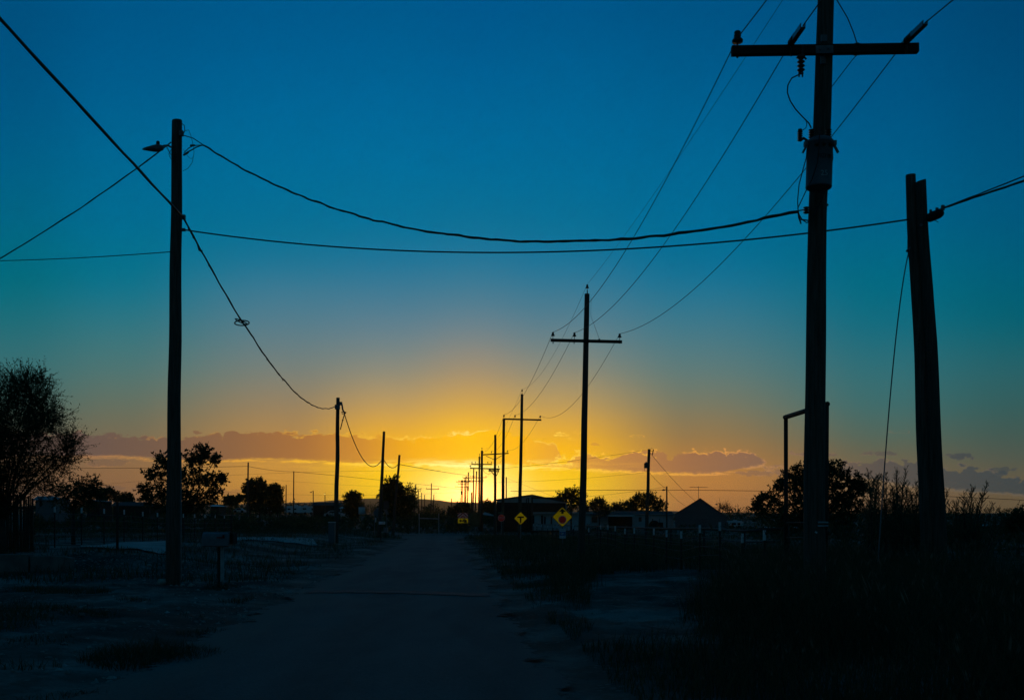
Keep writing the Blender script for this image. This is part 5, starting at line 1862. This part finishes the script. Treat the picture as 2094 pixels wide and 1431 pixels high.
def leaf_quads(c, d, l, w):
    """rhombic leaves at c along d"""
    n = len(c)
    r = unit(n)
    s = np.cross(d, r)
    s /= np.maximum(1e-6, np.linalg.norm(s, axis=1, keepdims=True))
    l = np.broadcast_to(np.asarray(l), (n,))[:, None]
    w = np.broadcast_to(np.asarray(w), (n,))[:, None]
    v = np.stack([c - d * l * .5, c + s * w * .5 - d * l * .05, c + d * l * .5, c - s * w * .5 - d * l * .05], 1).reshape(-1, 3)
    return v, np.arange(n * 4).reshape(-1, 4)


def prisms(a, b, ra, rb):
    """thin three sided twigs"""
    n = len(a)
    d = b - a
    d /= np.maximum(1e-6, np.linalg.norm(d, axis=1, keepdims=True))
    s = np.cross(d, unit(n))
    s /= np.maximum(1e-6, np.linalg.norm(s, axis=1, keepdims=True))
    u = np.cross(d, s)
    ra, rb = np.broadcast_to(ra, (n,))[:, None], np.broadcast_to(rb, (n,))[:, None]
    ring = [s, -0.5 * s + .866 * u, -0.5 * s - .866 * u]
    v = np.stack([a + k * ra for k in ring] + [b + k * rb for k in ring], 1).reshape(-1, 3)
    base = np.array([[0, 1, 4, 3], [1, 2, 5, 4], [2, 0, 3, 5]])
    q = (np.arange(n)[:, None, None] * 6 + base[None]).reshape(-1, 4)
    return v, q


def join(parts):
    vs, qs, o = [], [], 0
    for v, q in parts:
        vs.append(v); qs.append(q + o); o += len(v)
    return np.concatenate(vs), np.concatenate(qs)


def crown(clumps, dens, per, ll, lw, tw, up=0.25, hollow=0.35, droop=0.0, spread=0.55, twr=0.008, lumpy=0):
    """clumps: (centre, r); dens twigs per square metre of clump section"""
    P_, Q_ = [], []
    if lumpy:
        sub = []
        for c, r in clumps:
            for d_ in unit(lumpy):
                sub.append((tuple(np.array(c) + d_ * r * random.uniform(.5, .88)), r * random.uniform(.22, .42)))
            sub.append((c, r * .5))
        clumps = sub
    for c, r in clumps:
        n = max(6, int(dens * r * r * 4))
        c = np.array(c)
        dirs = unit(n)
        rad = r * (hollow + (1 - hollow) * RNG.random(n) ** 0.6)
        rad *= 0.82 + 0.18 * np.sin(dirs[:, 0] * 5 + c[0] * 7) * np.cos(dirs[:, 2] * 6 + c[2] * 5)
        st = c + dirs * rad[:, None] * np.array([1, 1, .92])
        d = dirs * .8 + unit(n) * .5 + np.array([0, 0, up])
        d /= np.linalg.norm(d, axis=1, keepdims=True)
        L = tw * (0.55 + 0.9 * RNG.random(n))
        en = st + d * L[:, None] - np.array([0, 0, 1.0]) * (droop * L)[:, None]
        Q_.append(prisms(st, en, twr, twr * .5))
        k = per
        t = np.tile(np.linspace(0.1, 1.05, k), n)
        ii = np.repeat(np.arange(n), k)
        ld = d[ii] * .7 + unit(n * k) * spread * 1.3
        ld /= np.linalg.norm(ld, axis=1, keepdims=True)
        sz = (0.6 + 0.8 * RNG.random(n * k))
        cc = st[ii] + (en - st)[ii] * t[:, None] + ld * (ll * .5 * sz)[:, None]
        P_.append(leaf_quads(cc, ld, ll * sz, lw * sz))
    return P_, Q_


def px_clumps(lst, y, jit=0.5, k=1.0):
    out = []
    for px, py, r in lst:
        R_ = r / F * y * k
        out.append((tuple(P(px, py, y + random.uniform(-1, 1) * R_ * jit)), R_))
    return out


def trunk_mesh(base, fork, clumps, r0, lean=0.0):
    mb = MB()
    base, fork = Vector(base), Vector(fork)
    mb.tube([base - Vector((0, 0, .3)), base.lerp(fork, .35) + Vector((lean, 0, 0)), base.lerp(fork, .7), fork], [r0 * 1.25, r0, r0 * .85, r0 * .7], 9)
    for c, r in clumps:
        c = Vector(c)
        m1 = fork.lerp(c, .45) + Vector((random.uniform(-.2, .2) * r, random.uniform(-.2, .2) * r, .25 * r))
        mb.tube([fork - Vector((0, 0, .1)), m1, c, c + (c - m1).normalized() * r * .5], [r0 * .32, r0 * .18, r0 * .08, r0 * .015], 6)
        for k in range(4):
            d = Vector(unit(1)[0]) * r * .8
            d.z = abs(d.z) * .7
            mb.tube([c.lerp(m1, random.random() * .5), c + d * .6, c + d], [r0 * .07, r0 * .04, r0 * .01], 5)
    return mb


def tree(name, label, cat, y, base_px, fork_py, lst, r0, dens, per, ll, lw, tw, m=None, group=None, up=.25, jit=.5, k=1.0, hollow=.35, droop=0, spread=.55, twr=.008, lumpy=8):
    base = G(base_px, y)
    o = thing(name, base, label, cat, group)
    cl = px_clumps(lst, y, jit, k)
    trunk_mesh(base, P(base_px, fork_py, y), cl, r0).build('trunk', M_TWIG, o)
    L, T = crown(cl, dens, per, ll, lw, tw, up, hollow, droop, spread, twr, lumpy)
    v, q = join(L + T)
    np_quads('crown', v, q, m or M_LEAF, o)
    return o


GTR = 'trees along the horizon'
# feathery tree at the far left
tree('tamarisk_tree', 'large feathery dark tree above the timber screen', 'tree', 33, 5, 1060,
     [(0, 828, 62), (38, 806, 40), (70, 838, 46), (100, 858, 38), (92, 815, 24), (20, 776, 22), (-60, 830, 80), (60, 900, 62), (125, 915, 38), (0, 920, 85), (150, 905, 18), (105, 965, 42),
      (140, 940, 26), (-80, 930, 110), (30, 985, 62), (85, 1000, 40), (-40, 1010, 80), (55, 775, 12), (88, 780, 8)],
     0.12, 112, 10, 0.085, 0.026, 0.50, M_LEAF, None, 0.5, 0.7, 1.0, .15, 0, .5, .005, 7)
tree('shrub_tree', 'small arching leafy shrub beside the feathery tree', 'tree', 46, 150, 1040,
     [(150, 1000, 26), (172, 985, 20), (190, 990, 13), (160, 1020, 26), (130, 1015, 24), (196, 1008, 10), (175, 1022, 22)], 0.09, 40, 8, 0.13, 0.06, 0.34, M_LEAF, GTR, .1, .6, .95, .2, .35)
tree('pecan_tree', 'round leafy tree directly behind the street lamp pole', 'tree', 75, 372, 1058,
     [(330, 942, 15), (347, 950, 24), (396, 938, 24), (420, 924, 15), (412, 945, 22), (438, 943, 9), (312, 972, 17), (340, 980, 32), (392, 978, 36), (425, 975, 22), (442, 985, 15), (455, 980, 5), (300, 1000, 14),
      (330, 1012, 30), (372, 1015, 36), (415, 1012, 26), (440, 1012, 17), (395, 1035, 30), (345, 1038, 28), (300, 1020, 12)], 0.20, 18, 9, 0.20, 0.10, 0.32, M_LEAF, GTR, .15, .5, 1.0, .2)
tree('poplar_tree', 'slim upright tree crossed by the bare leaning pole', 'tree', 180, 511, 1030, [(508, 995, 10), (514, 990, 9), (504, 1006, 9), (515, 1005, 10), (508, 1018, 12), (518, 1020, 9), (514, 1036, 10), (523, 1040, 11)], 0.18, 10, 9, 0.42, 0.2, 0.68, M_LEAF, GTR, .5, .5, .62)
tree('poplar_tree', 'tallest slim upright tree, second in the group of poplars', 'tree', 182, 531, 1030, [(531, 988, 8), (535, 993, 8), (527, 1000, 10), (536, 1004, 9), (529, 1014, 11), (540, 1016, 7), (531, 1024, 12), (527, 1036, 10), (536, 1040, 11)], 0.18, 10, 9, 0.42, 0.2, 0.68, M_LEAF, GTR, .5, .5, .62)
tree('poplar_tree', 'thin sparse slim tree, third in the group of poplars', 'tree', 185, 552, 1030, [(552, 1001, 6), (550, 1010, 8), (556, 1016, 7), (551, 1024, 9), (547, 1036, 10), (556, 1040, 11)], 0.15, 8, 8, 0.4, 0.2, 0.68, M_LEAF, GTR, .5, .5, .62)
tree('poplar_tree', 'dense slim tree, last in the group beside the short pole', 'tree', 185, 568, 1030, [(564, 1000, 8), (569, 1006, 9), (562, 1012, 8), (572, 1018, 8), (566, 1024, 11), (562, 1036, 10), (571, 1040, 11)], 0.16, 12, 9, 0.42, 0.2, 0.68, M_LEAF, GTR, .5, .5, .62)
tree('round_tree', 'dense tall tree behind the bare leaning poles', 'tree', 150, 806, 1050,
     [(800, 990, 11), (810, 988, 11), (816, 998, 8), (793, 1002, 11), (806, 1008, 18), (822, 1012, 14), (786, 1012, 9), (795, 1025, 20), (818, 1030, 18), (832, 1022, 9), (790, 1042, 18), (812, 1048, 22), (836, 1045, 14)], 0.22, 14, 9, 0.34, 0.17, 0.56, M_LEAF, GTR, .2)
tree('wispy_tree', 'wispy sparse shrub beside the dense tall tree', 'tree', 155, 840, 1050, [(835, 1003, 7), (840, 1012, 8), (836, 1022, 9), (845, 1028, 8), (842, 1040, 12)], 0.1, 4, 7, 0.3, 0.12, 0.9, M_LEAF2, GTR, .7)
tree('round_bush', 'round topped dark bush beside the white drum', 'tree', 180, 722, 1045, [(718, 1012, 8), (726, 1013, 8), (713, 1020, 9), (724, 1022, 11), (732, 1018, 6), (718, 1032, 12), (730, 1033, 10), (713, 1044, 12), (731, 1045, 13), (722, 1050, 14)], 0.15, 14, 9, 0.36, 0.18, 0.45, M_LEAF, GTR, .1)
tree('scrub_tree', 'bushy tree behind the metal building roof', 'tree', 160, 1165, 1050,
     [(1150, 1016, 10), (1165, 1012, 12), (1178, 1014, 11), (1188, 1022, 10), (1142, 1024, 8), (1165, 1028, 18), (1185, 1036, 14)], 0.2, 12, 9, 0.34, 0.15, 0.60, M_LEAF, GTR, .35)
tree('scrub_tree', 'upright ragged bush beside the second power pole', 'tree', 150, 1226, 1060, [(1214, 1036, 6), (1222, 1032, 8), (1230, 1030, 7), (1236, 1038, 8), (1224, 1044, 12), (1240, 1048, 8)], 0.12, 12, 8, 0.3, 0.12, 0.68, M_LEAF2, GTR, .8)
tree('scrub_tree', 'wide scrubby tree behind the white house roof', 'tree', 170, 1325, 1050,
     [(1308, 1022, 12), (1325, 1019, 13), (1340, 1023, 10), (1352, 1034, 9), (1296, 1030, 9), (1318, 1034, 16), (1340, 1040, 14), (1288, 1038, 9), (1302, 1044, 14)], 0.22, 12, 9, 0.34, 0.15, 0.64, M_LEAF, GTR, .35)
tree('scrub_tree', 'low scrub clump beside the wide tree behind white house', 'tree', 168, 1268, 1052, [(1262, 1036, 8), (1272, 1034, 8), (1256, 1042, 7), (1280, 1042, 8), (1268, 1046, 10)], 0.12, 12, 8, 0.3, 0.13, 0.60, M_LEAF2, GTR, .5)
tree('bare_shrub', 'thin leafless shrub beside the short lamp pole', 'tree', 172, 1480, 1050, [(1474, 1040, 7), (1483, 1039, 8), (1488, 1044, 6)], 0.08, 5, 2, 0.2, 0.03, 1.0, M_TWIG, GTR, .6, twr=.022)
tree('oak_tree', 'largest dense dark tree behind the big transformer pole', 'tree', 60, 1655, 1085,
     [(1690, 962, 26), (1708, 962, 22), (1726, 970, 15), (1752, 984, 16), (1668, 966, 20), (1640, 968, 18), (1620, 966, 14), (1604, 978, 16), (1592, 992, 14), (1622, 990, 28), (1660, 995, 36), (1705, 990, 30), (1738, 985, 14), (1752, 992, 14),
      (1764, 1002, 9), (1745, 1010, 20), (1715, 1022, 32), (1575, 1018, 16), (1558, 1026, 14), (1546, 1034, 9), (1585, 1040, 28), (1556, 1048, 16), (1640, 1035, 42), (1690, 1050, 40), (1745, 1045, 28), (1612, 1066, 28), (1660, 1075, 34), (1720, 1078, 30)],
     0.28, 42, 9, 0.15, 0.075, 0.28, M_LEAF, GTR, .15, .5, 1.0, .2)
tree('distant_tree', 'far dark tree mass with rounded outline beside long red roof, higher half', 'tree', 200, 210, 1040, [(196, 1008, 8), (208, 1006, 9), (222, 1005, 8), (232, 1012, 8), (212, 1016, 14), (240, 1018, 9)], 0.2, 12, 9, 0.42, 0.2, 0.45, M_LEAF, GTR, .1)
tree('distant_tree', 'far low rounded tree beside long red roof, lower half', 'tree', 200, 258, 1040, [(252, 1018, 8), (262, 1017, 8), (256, 1024, 10), (268, 1024, 6)], 0.2, 12, 9, 0.42, 0.2, 0.45, M_LEAF, GTR, .1)
tree('distant_tree', 'low round tree beside the poplars', 'tree', 200, 470, 1040, [(464, 1021, 6), (474, 1020, 7), (470, 1027, 9), (482, 1026, 6), (490, 1020, 5)], 0.2, 12, 9, 0.42, 0.2, 0.45, M_LEAF, GTR, .1)
tree('scrub_tree', 'dark scrub at the foot of the pole cluster in the glow', 'tree', 175, 940, 1050, [(925, 1046, 8), (938, 1040, 9), (950, 1038, 8), (930, 1052, 10), (948, 1048, 10), (960, 1048, 7)], 0.12, 12, 9, 0.34, 0.15, 0.60, M_LEAF2, GTR, .3)
tree('scrub_tree', 'rounded scrub between thick junction pole and metal building', 'tree', 170, 1000, 1050, [(994, 1036, 8), (1004, 1034, 8), (1010, 1040, 7), (998, 1044, 11), (1008, 1048, 8)], 0.12, 12, 9, 0.34, 0.15, 0.60, M_LEAF2, GTR, .3)
tree('leafy_shrub', 'leafy shrub top standing beside the bright roofed house', 'tree', 40, 2082, 1085, [(2078, 1066, 14), (2092, 1062, 13), (2068, 1074, 10), (2105, 1070, 18), (2085, 1082, 16)], 0.07, 28, 7, 0.14, 0.06, 0.4, M_LEAF, GTR, .4)


# tall wispy tamarisk sprays by the doubled pole
def spray_shrub(name, label, y, stems, group=None, m=M_TAMA, fine=1.0):
    """stems: (base px, tip px, tip py)"""
    base = G(sum(s[0] for s in stems) / len(stems), y)
    o = thing(name, base, label, 'shrub', group)
    mb = MB()
    A, B, ra, LC, LD, LS = [], [], [], [], [], []
    for bp, tp, ty in stems:
        yy_ = y + random.uniform(-1.0, 1.0)
        b0 = G(bp, yy_)
        t0 = P(tp, ty, yy_ + random.uniform(-.3, .3))
        bow = Vector((random.uniform(-.12, .12), random.uniform(-.1, .1), 0))
        pts = [b0.lerp(t0, t) + bow * math.sin(t * math.pi) for t in np.linspace(0, 1, 9)]
        h_ = (t0 - b0).length
        mb.tube(pts, [0.022 * (1 - .9 * t) + .002 for t in np.linspace(0, 1, 9)], 5)
        main = (t0 - b0).normalized()
        nb = int(66 * fine * h_ / 2)
        for k in range(nb):
            t = 0.36 + 0.64 * (k + random.random()) / nb
            i = min(7, int(t * 8))
            p = pts[i].lerp(pts[i + 1], t * 8 - i)
            d = Vector(unit(1)[0])
            d = (d - main * d.dot(main)).normalized() * .75 + main * .85 + Vector((0, 0, .1))
            L_ = (0.50 * (1.12 - t) + .06) * random.uniform(.5, 1.1)
            e = p + d.normalized() * L_
            A.append(p); B.append(e); ra.append(.004)
            nl = max(4, int(L_ / 0.022))
            for j in range(nl):
                u = (j + .5) / nl
                q = p.lerp(e, u)
                dd = (d.normalized() + Vector(unit(1)[0]) * .7).normalized()
                LC.append(q); LD.append(dd); LS.append(random.uniform(.6, 1.3))
    mb.build('stem', M_TWIG, o)
    A, B = np.array([tuple(v) for v in A]), np.array([tuple(v) for v in B])
    LC, LD, LS = np.array([tuple(v) for v in LC]), np.array([tuple(v) for v in LD]), np.array(LS)
    v, q = join([prisms(A, B, np.array(ra), np.array(ra) * .4), leaf_quads(LC, LD, 0.06 * LS, 0.013 * LS)])
    np_quads('foliage', v, q, m, o)


def many(b0, b1, t0, t1, y0, y1, n):
    return [((b := random.uniform(b0, b1)), min(t1, max(t0, b + random.uniform(-22, 22))), random.uniform(y0, y1)) for _ in range(n)]


GS = 'tamarisk sprays in the weeds'
spray_shrub('tamarisk_shrub', 'wispy tall tamarisk sprays between the doubled leaning pole and the oak', 21, many(1772, 1850, 1775, 1855, 960, 1020, 17) + [(1800, 1795, 972), (1815, 1812, 968), (1840, 1846, 990)], GS)
spray_shrub('tamarisk_shrub', 'lower tamarisk sprays touching the doubled leaning pole', 22, many(1855, 1895, 1860, 1900, 975, 1040, 9) + [(1884, 1885, 962), (1872, 1873, 985)], GS)
spray_shrub('tamarisk_shrub', 'short tamarisk sprays behind the doubled pole, beside the plume', 22, many(1935, 1985, 1938, 1990, 995, 1050, 9), GS)
spray_shrub('tamarisk_shrub', 'tamarisk with a tall feathery plume bending over', 21, [(1990, 2018, 988), (1990, 2008, 1010), (1992, 2030, 1030), (1995, 2045, 1048), (1985, 1990, 1030), (1994, 2040, 1062), (1998, 2055, 1055)], GS)


# brush belts: nobody could count these low bushes
def brush(name, zones, m, label, ll=.3, lw=.13):
    Ls = []
    for (px0, px1, y0, y1, hmin, hmax, n) in zones:
        for _ in range(n):
            px, y = random.uniform(px0, px1), random.uniform(y0, y1)
            h_ = random.uniform(hmin, hmax)
            g = G(px, y)
            r = h_ * .6
            c = (g.x, g.y, g.z + h_ * .5)
            L, T = crown([(c, r)], 7.0 / max(.5, r), 8, ll * (0.5 + y / 300), lw * (0.5 + y / 300), h_ * .35, .35, .2)
            Ls += L + T
    v, q = join(Ls)
    o = np_quads(name, v, q, m, None)
    tag(o, label, 'brush', None, 'stuff')


brush('brush', [(60, 640, 85, 130, .8, 1.7, 70), (420, 960, 118, 150, .9, 1.9, 80), (60, 800, 150, 235, .8, 1.5, 110), (60, 900, 275, 330, 2.8, 4.4, 90), (-500, 60, 60, 200, 1, 2.5, 30), (820, 1020, 150, 240, 1.2, 2.4, 40)], M_LEAF, 'belt of low scrub behind the mailbox verge and the junction')
brush('brush', [(1180, 1560, 95, 135, .5, 1.0, 40), (1480, 2100, 110, 150, .7, 1.2, 60), (1480, 2100, 175, 260, 1.8, 3.4, 70), (1560, 2100, 40, 75, .9, 1.7, 50), (1950, 2600, 30, 60, 1.0, 1.9, 30), (1000, 1600, 160, 240, 1.0, 2.0, 40)], M_LEAF, 'belt of low scrub beyond the pipe fence', .24, .10)


# ---- grass
def blades(pos, h, w, lean, m, name, parent=None, seed_heads=0.0):
    n = len(pos)
    az = RNG.random(n) * 2 * np.pi
    ln = lean * (0.3 + RNG.random(n))
    dx_ = np.stack([np.cos(az), np.sin(az), np.zeros(n)], 1)
    sx_ = np.stack([-np.sin(az + RNG.normal(size=n) * .8), np.cos(az + RNG.normal(size=n) * .8), np.zeros(n)], 1)
    vs = []
    for t, k in ((0, 1.0), (.4, .85), (.75, .55), (1, .08)):
        c = pos + np.array([0, 0, 1.0]) * (h * (t - .18 * ln * t * t))[:, None] + dx_ * (h * ln * t * t)[:, None]
        vs += [c - sx_ * (w * k * .5)[:, None], c + sx_ * (w * k * .5)[:, None]]
    tip = c
    v = np.stack(vs, 1).reshape(-1, 3)
    base = np.array([[0, 1, 3, 2], [2, 3, 5, 4], [4, 5, 7, 6]])
    q = (np.arange(n)[:, None, None] * 8 + base[None]).reshape(-1, 4)
    parts = [(v, q)]
    o = np_quads(name, *join(parts), m, parent)
    if seed_heads:
        sel = RNG.random(n) < seed_heads
        cs, dd = tip[sel], dx_[sel] * .35 + np.array([0, 0, .9])
        cnt = sel.sum()
        P2 = []
        for a in range(3):
            P2.append(leaf_quads(cs + RNG.normal(size=(cnt, 3)) * .008, dd / np.linalg.norm(dd, axis=1, keepdims=True), h[sel] * .08 + .015, 0.007 + 0.006 * RNG.random(cnt)))
        return o, join(P2)
    return o, None


def in_pull(x, y):
    """the bare pull-off on the right"""
    if not 12 < y < 29:
        return False
    t = (y - 12.5) / 15
    cx_, hw = 1.3 + 3.2 * t, 0.7 + 1.9 * t
    return abs(x - cx_ + 0.3 * math.sin(y * 1.3)) < hw * (0.85 + 0.3 * mnoise.noise(Vector((x * .8, y * .8, 4))))


def scatter(n, x0, x1, y0, y1, hfun):
    P_, H_ = [], []
    while len(P_) < n:
        y = y0 + (y1 - y0) * random.random() ** 1.35
        x = random.uniform(x0, x1)
        h_ = hfun(x, y)
        if h_ <= 0:
            continue
        P_.append((x, y, zg(x, y) - .02)); H_.append(h_ * random.uniform(.55, 1.15))
    return np.array(P_), np.array(H_)


def h_right(x, y):
    e = x - road_r(y)
    if e < 0.25 + 0.25 * mnoise.noise(Vector((y * .7, 0, 0))) or in_pull(x, y):
        return 0
    d = 0.5 + 0.5 * mnoise.noise(Vector((x * .7, y * .5, 2)))
    if d < 0.22 + 0.25 * random.random():
        return 0
    if y > 28:
        return (0.20 + 0.42 * smooth(.3, 2.4, e)) * (.6 + .7 * d)
    return (0.16 + 0.34 * smooth(.4, 1.6, e) + 0.55 * smooth(1.6, 3.2, e)) * (.6 + .6 * d)


pos, hh = scatter(42000, -1, 9, 5.0, 30, h_right)
ob, sh = blades(pos, hh, 0.006 + 0.005 * RNG.random(len(pos)), 0.5, M_GRASS, 'tall_grass', None, .06)
tag(ob, 'tall dry grass filling the verge around the doubled pole', 'grass', None, 'stuff')
o_ = np_quads('seed_heads', *sh, M_STRAW, ob)
pos, hh = scatter(900, 1.2, 8, 5.5, 26, lambda x, y: 0 if h_right(x, y) < .45 else random.uniform(.95, 1.45))
ob, sh = blades(pos, hh, 0.004 + 0.004 * RNG.random(len(pos)), 0.9, M_GRASS, 'weed_stalks', None, .55)
tag(ob, 'tall bent stalks with seed heads standing above the grass', 'weeds', None, 'stuff')
o_ = np_quads('seed_heads', *sh, M_STRAW, ob)
pos, hh = scatter(20000, -4, 12, 28, 85, h_right)
ob, sh = blades(pos, hh, 0.014 + 0.012 * RNG.random(len(pos)), 0.5, M_GRASS, 'verge_grass', None, .05)
tag(ob, 'shorter grass along the verge by the signs and fence', 'grass', None, 'stuff')
o_ = np_quads('seed_heads', *sh, M_STRAW, ob)


def h_left(x, y):
    e = road_l(y) - x
    if e < 0.3:
        return 0
    d = 0.5 + 0.5 * mnoise.noise(Vector((x * .5, y * .4, 7)))
    th = .62 if y < 24 else .36
    if d < th + .12 * random.random():
        return 0
    if 34 < y < 54 and x < -12.5 + .0 * y and abs((CX + F * x / y) - 230) < 130:
        return 0
    return (0.07 + .10 * d) if y < 24 else (.14 + .26 * d) * smooth(.2, 1.6, e)


pos, hh = scatter(9000, -16, -3, 7, 24, h_left)
ob, _ = blades(pos, hh, 0.006 + 0.005 * RNG.random(len(pos)), 0.7, M_GRASS, 'short_grass')
tag(ob, 'sparse short grass scattered over the bare dirt', 'grass', None, 'stuff')
pos, hh = scatter(24000, -34, -4, 24, 105, h_left)
ob, _ = blades(pos, hh, 0.014 + 0.012 * RNG.random(len(pos)), 0.6, M_GRASS, 'field_grass')
tag(ob, 'dry grass over the mailbox verge and the fenced field', 'grass', None, 'stuff')


def h_far(x, y):
    if abs(y - cross_xy(x)) < 4.8 or (y < 108 and road_l(y) - .4 < x < road_r(y) + .4):
        return 0
    return .25 + .35 * (0.5 + 0.5 * mnoise.noise(Vector((x * .2, y * .2, 5))))


pos, hh = scatter(14000, -55, 45, 84, 150, h_far)
ob, _ = blades(pos, hh, 0.04 + 0.03 * RNG.random(len(pos)), 0.6, M_GRASS, 'far_grass')
tag(ob, 'rough grass on both sides of the cross road', 'grass', None, 'stuff')


def tuft(px, py, r, h_, n, label):
    y = 1.5 * F / (py - YH - 16.3)
    g = G(px, y)
    o = thing('grass_tuft', g, label, 'grass tuft', 'tufts on the dirt verge')
    a = RNG.random(n) * 2 * np.pi
    rr = r * np.sqrt(RNG.random(n))
    pts = np.stack([g.x + rr * np.cos(a), g.y + rr * np.sin(a), np.zeros(n)], 1)
    pts[:, 2] = [zg(x, y_) - .02 for x, y_ in pts[:, :2]]
    hh_ = h_ * (1.1 - .7 * rr / r) * (.6 + .6 * RNG.random(n))
    blades(pts, hh_, 0.005 + .005 * RNG.random(n), .8, M_GRASS, 'blades', o)


for a in [(310, 1345, .75, .34, 1500, 'largest dark grass tuft on the dirt verge'), (70, 1262, .65, .22, 700, 'flat dark tuft on dirt below the concrete wall'),
          (185, 1275, .45, .18, 450, 'low tuft between the flat tuft and the largest tuft'), (205, 1213, .28, .20, 260, 'small upright tuft below the low wall end'),
          (425, 1292, .42, .16, 350, 'small flat tuft between the largest tuft and the road'), (275, 1232, .35, .14, 260, 'small tuft on bare dirt between lamp pole foot and concrete wall'),
          (70, 1325, .5, .12, 320, 'thin weedy patch on bare dirt, level with the largest tuft'), (480, 1385, .6, .10, 420, 'lowest flat tuft whole in view, close to the road edge'),
          (165, 1425, .55, .12, 420, 'flat tuft cut by the bottom edge of the picture'), (450, 1203, .45, .22, 420, 'grass clump round the large mailbox posts'), (240, 1148, .6, .25, 260, 'grass patch on the dirt heap behind the low wall end')]:
    tuft(*a)


def rock(px, py, rpx, label, grp='stones at the foot of the lamp pole'):
    y = 1.5 * F / (py - YH - 16.3)
    g = G(px, y)
    r = rpx / F * y
    bm_v, bm_f = [], []
    n, mrows = 12, 8
    s = random.random() * 99
    mb = MB()
    rings = []
    for i in range(mrows + 1):
        th = math.pi * i / mrows
        for k in range(n):
            ph = 2 * math.pi * k / n
            d = Vector((math.sin(th) * math.cos(ph), math.sin(th) * math.sin(ph), math.cos(th)))
            q = r * (1 + .35 * mnoise.noise(d * 1.3 + Vector((s, 0, 0))))
            bm_v.append(g + Vector((d.x * q, d.y * q * .9, d.z * q * .7 + r * .35)))
    for i in range(mrows):
        for k in range(n):
            bm_f.append((i * n + k, (i + 1) * n + k, (i + 1) * n + (k + 1) % n, i * n + (k + 1) % n))
    mb.add(bm_v, bm_f, True)
    o = mb.build('rock', M_ROCK, None, label, 'rock', grp)


for a in [(333, 1194, 11, 'largest pale stone just beside the street lamp pole foot'), (392, 1201, 7, 'pale stone by the lamp pole foot towards the mailbox, bigger of two'), (374, 1198, 5, 'pale stone by the lamp pole foot towards the mailbox, smaller of two'),
          (361, 1199, 4, 'tiny pale stone touching the lamp pole foot'), (338, 1286, 5, 'bright pebble on the dirt above the largest tuft'), (280, 1158, 6, 'stone on the dirt heap beside the street lamp pole'),
          (255, 1166, 5, 'stone at the foot of the dirt heap towards the concrete wall'), (305, 1172, 5, 'stone between dirt heap and lamp pole'), (150, 1178, 6, 'stone by the end of the low concrete wall'),
          (230, 1178, 4, 'small stone under the dirt heap'), (210, 1158, 5, 'stone high on the dirt heap near the driveway')]:
    rock(*a)

# loose rubble on the left dirt
def rubble():
    N = 5200
    V, Q = [], []
    base = np.array([[1, 0, 0], [0, 1, 0], [-1, 0, 0], [0, -1, 0], [.55, .1, .75], [-.1, .5, .8], [-.5, -.1, .75], [.1, -.5, .7]])
    fq = np.array([[0, 1, 5, 4], [1, 2, 6, 5], [2, 3, 7, 6], [3, 0, 4, 7], [4, 5, 6, 7]])
    c = 0
    while c < N:
        if random.random() < .45:
            x, y = random.gauss(-11.2, 2.2), random.gauss(29.5, 2.6)
        else:
            y = 7 + 22 * random.random() ** 1.2
            x = road_l(y) - random.random() ** 1.5 * 9 + .35
        if x > road_l(y) + .4 or y > 34 or mnoise.noise(Vector((x * .6, y * .6, 12))) < -.15 + .5 * (random.random() - .5):
            continue
        r = .010 + .05 * random.random() ** 3.2
        a = random.random() * 6.28
        ca, sa = math.cos(a), math.sin(a)
        v = base * (r * (1 + .3 * RNG.normal(size=(8, 1)))) * np.array([1, .75, .6])
        v = np.stack([v[:, 0] * ca - v[:, 1] * sa, v[:, 0] * sa + v[:, 1] * ca, v[:, 2]], 1) + np.array([x, y, zg(x, y)])
        V.append(v); Q.append(fq + 8 * c)
        c += 1
    o = np_quads('rubble', np.concatenate(V), np.concatenate(Q), mat('loose_rubble', (0.24, 0.22, 0.195), 0.95, 0.4, 3, island=.45), None)
    tag(o, 'loose small stones scattered over the bare dirt verge', 'rubble', None, 'stuff')


rubble()

# ------------------------------------------------------------------ air
HAZE = True
if HAZE:
    mb = MB()
    mb.box((0, 2900, 35), (18600, 6000, 78))
    hz = mb.build('haze', None, None, None, None, None, 'stuff')
    hm = bpy.data.materials.new('dusk_haze')
    hm.use_nodes = True
    nt = hm.node_tree
    nt.nodes.clear()
    o_ = nt.nodes.new('ShaderNodeOutputMaterial')
    v_ = nt.nodes.new('ShaderNodeVolumePrincipled')
    v_.inputs['Color'].default_value = (1.0, 0.84, 0.58, 1)
    v_.inputs['Density'].default_value = 0.00008
    v_.inputs['Anisotropy'].default_value = 0.90
    nt.links.new(v_.outputs[0], o_.inputs['Volume'])
    hz.data.materials.append(hm)
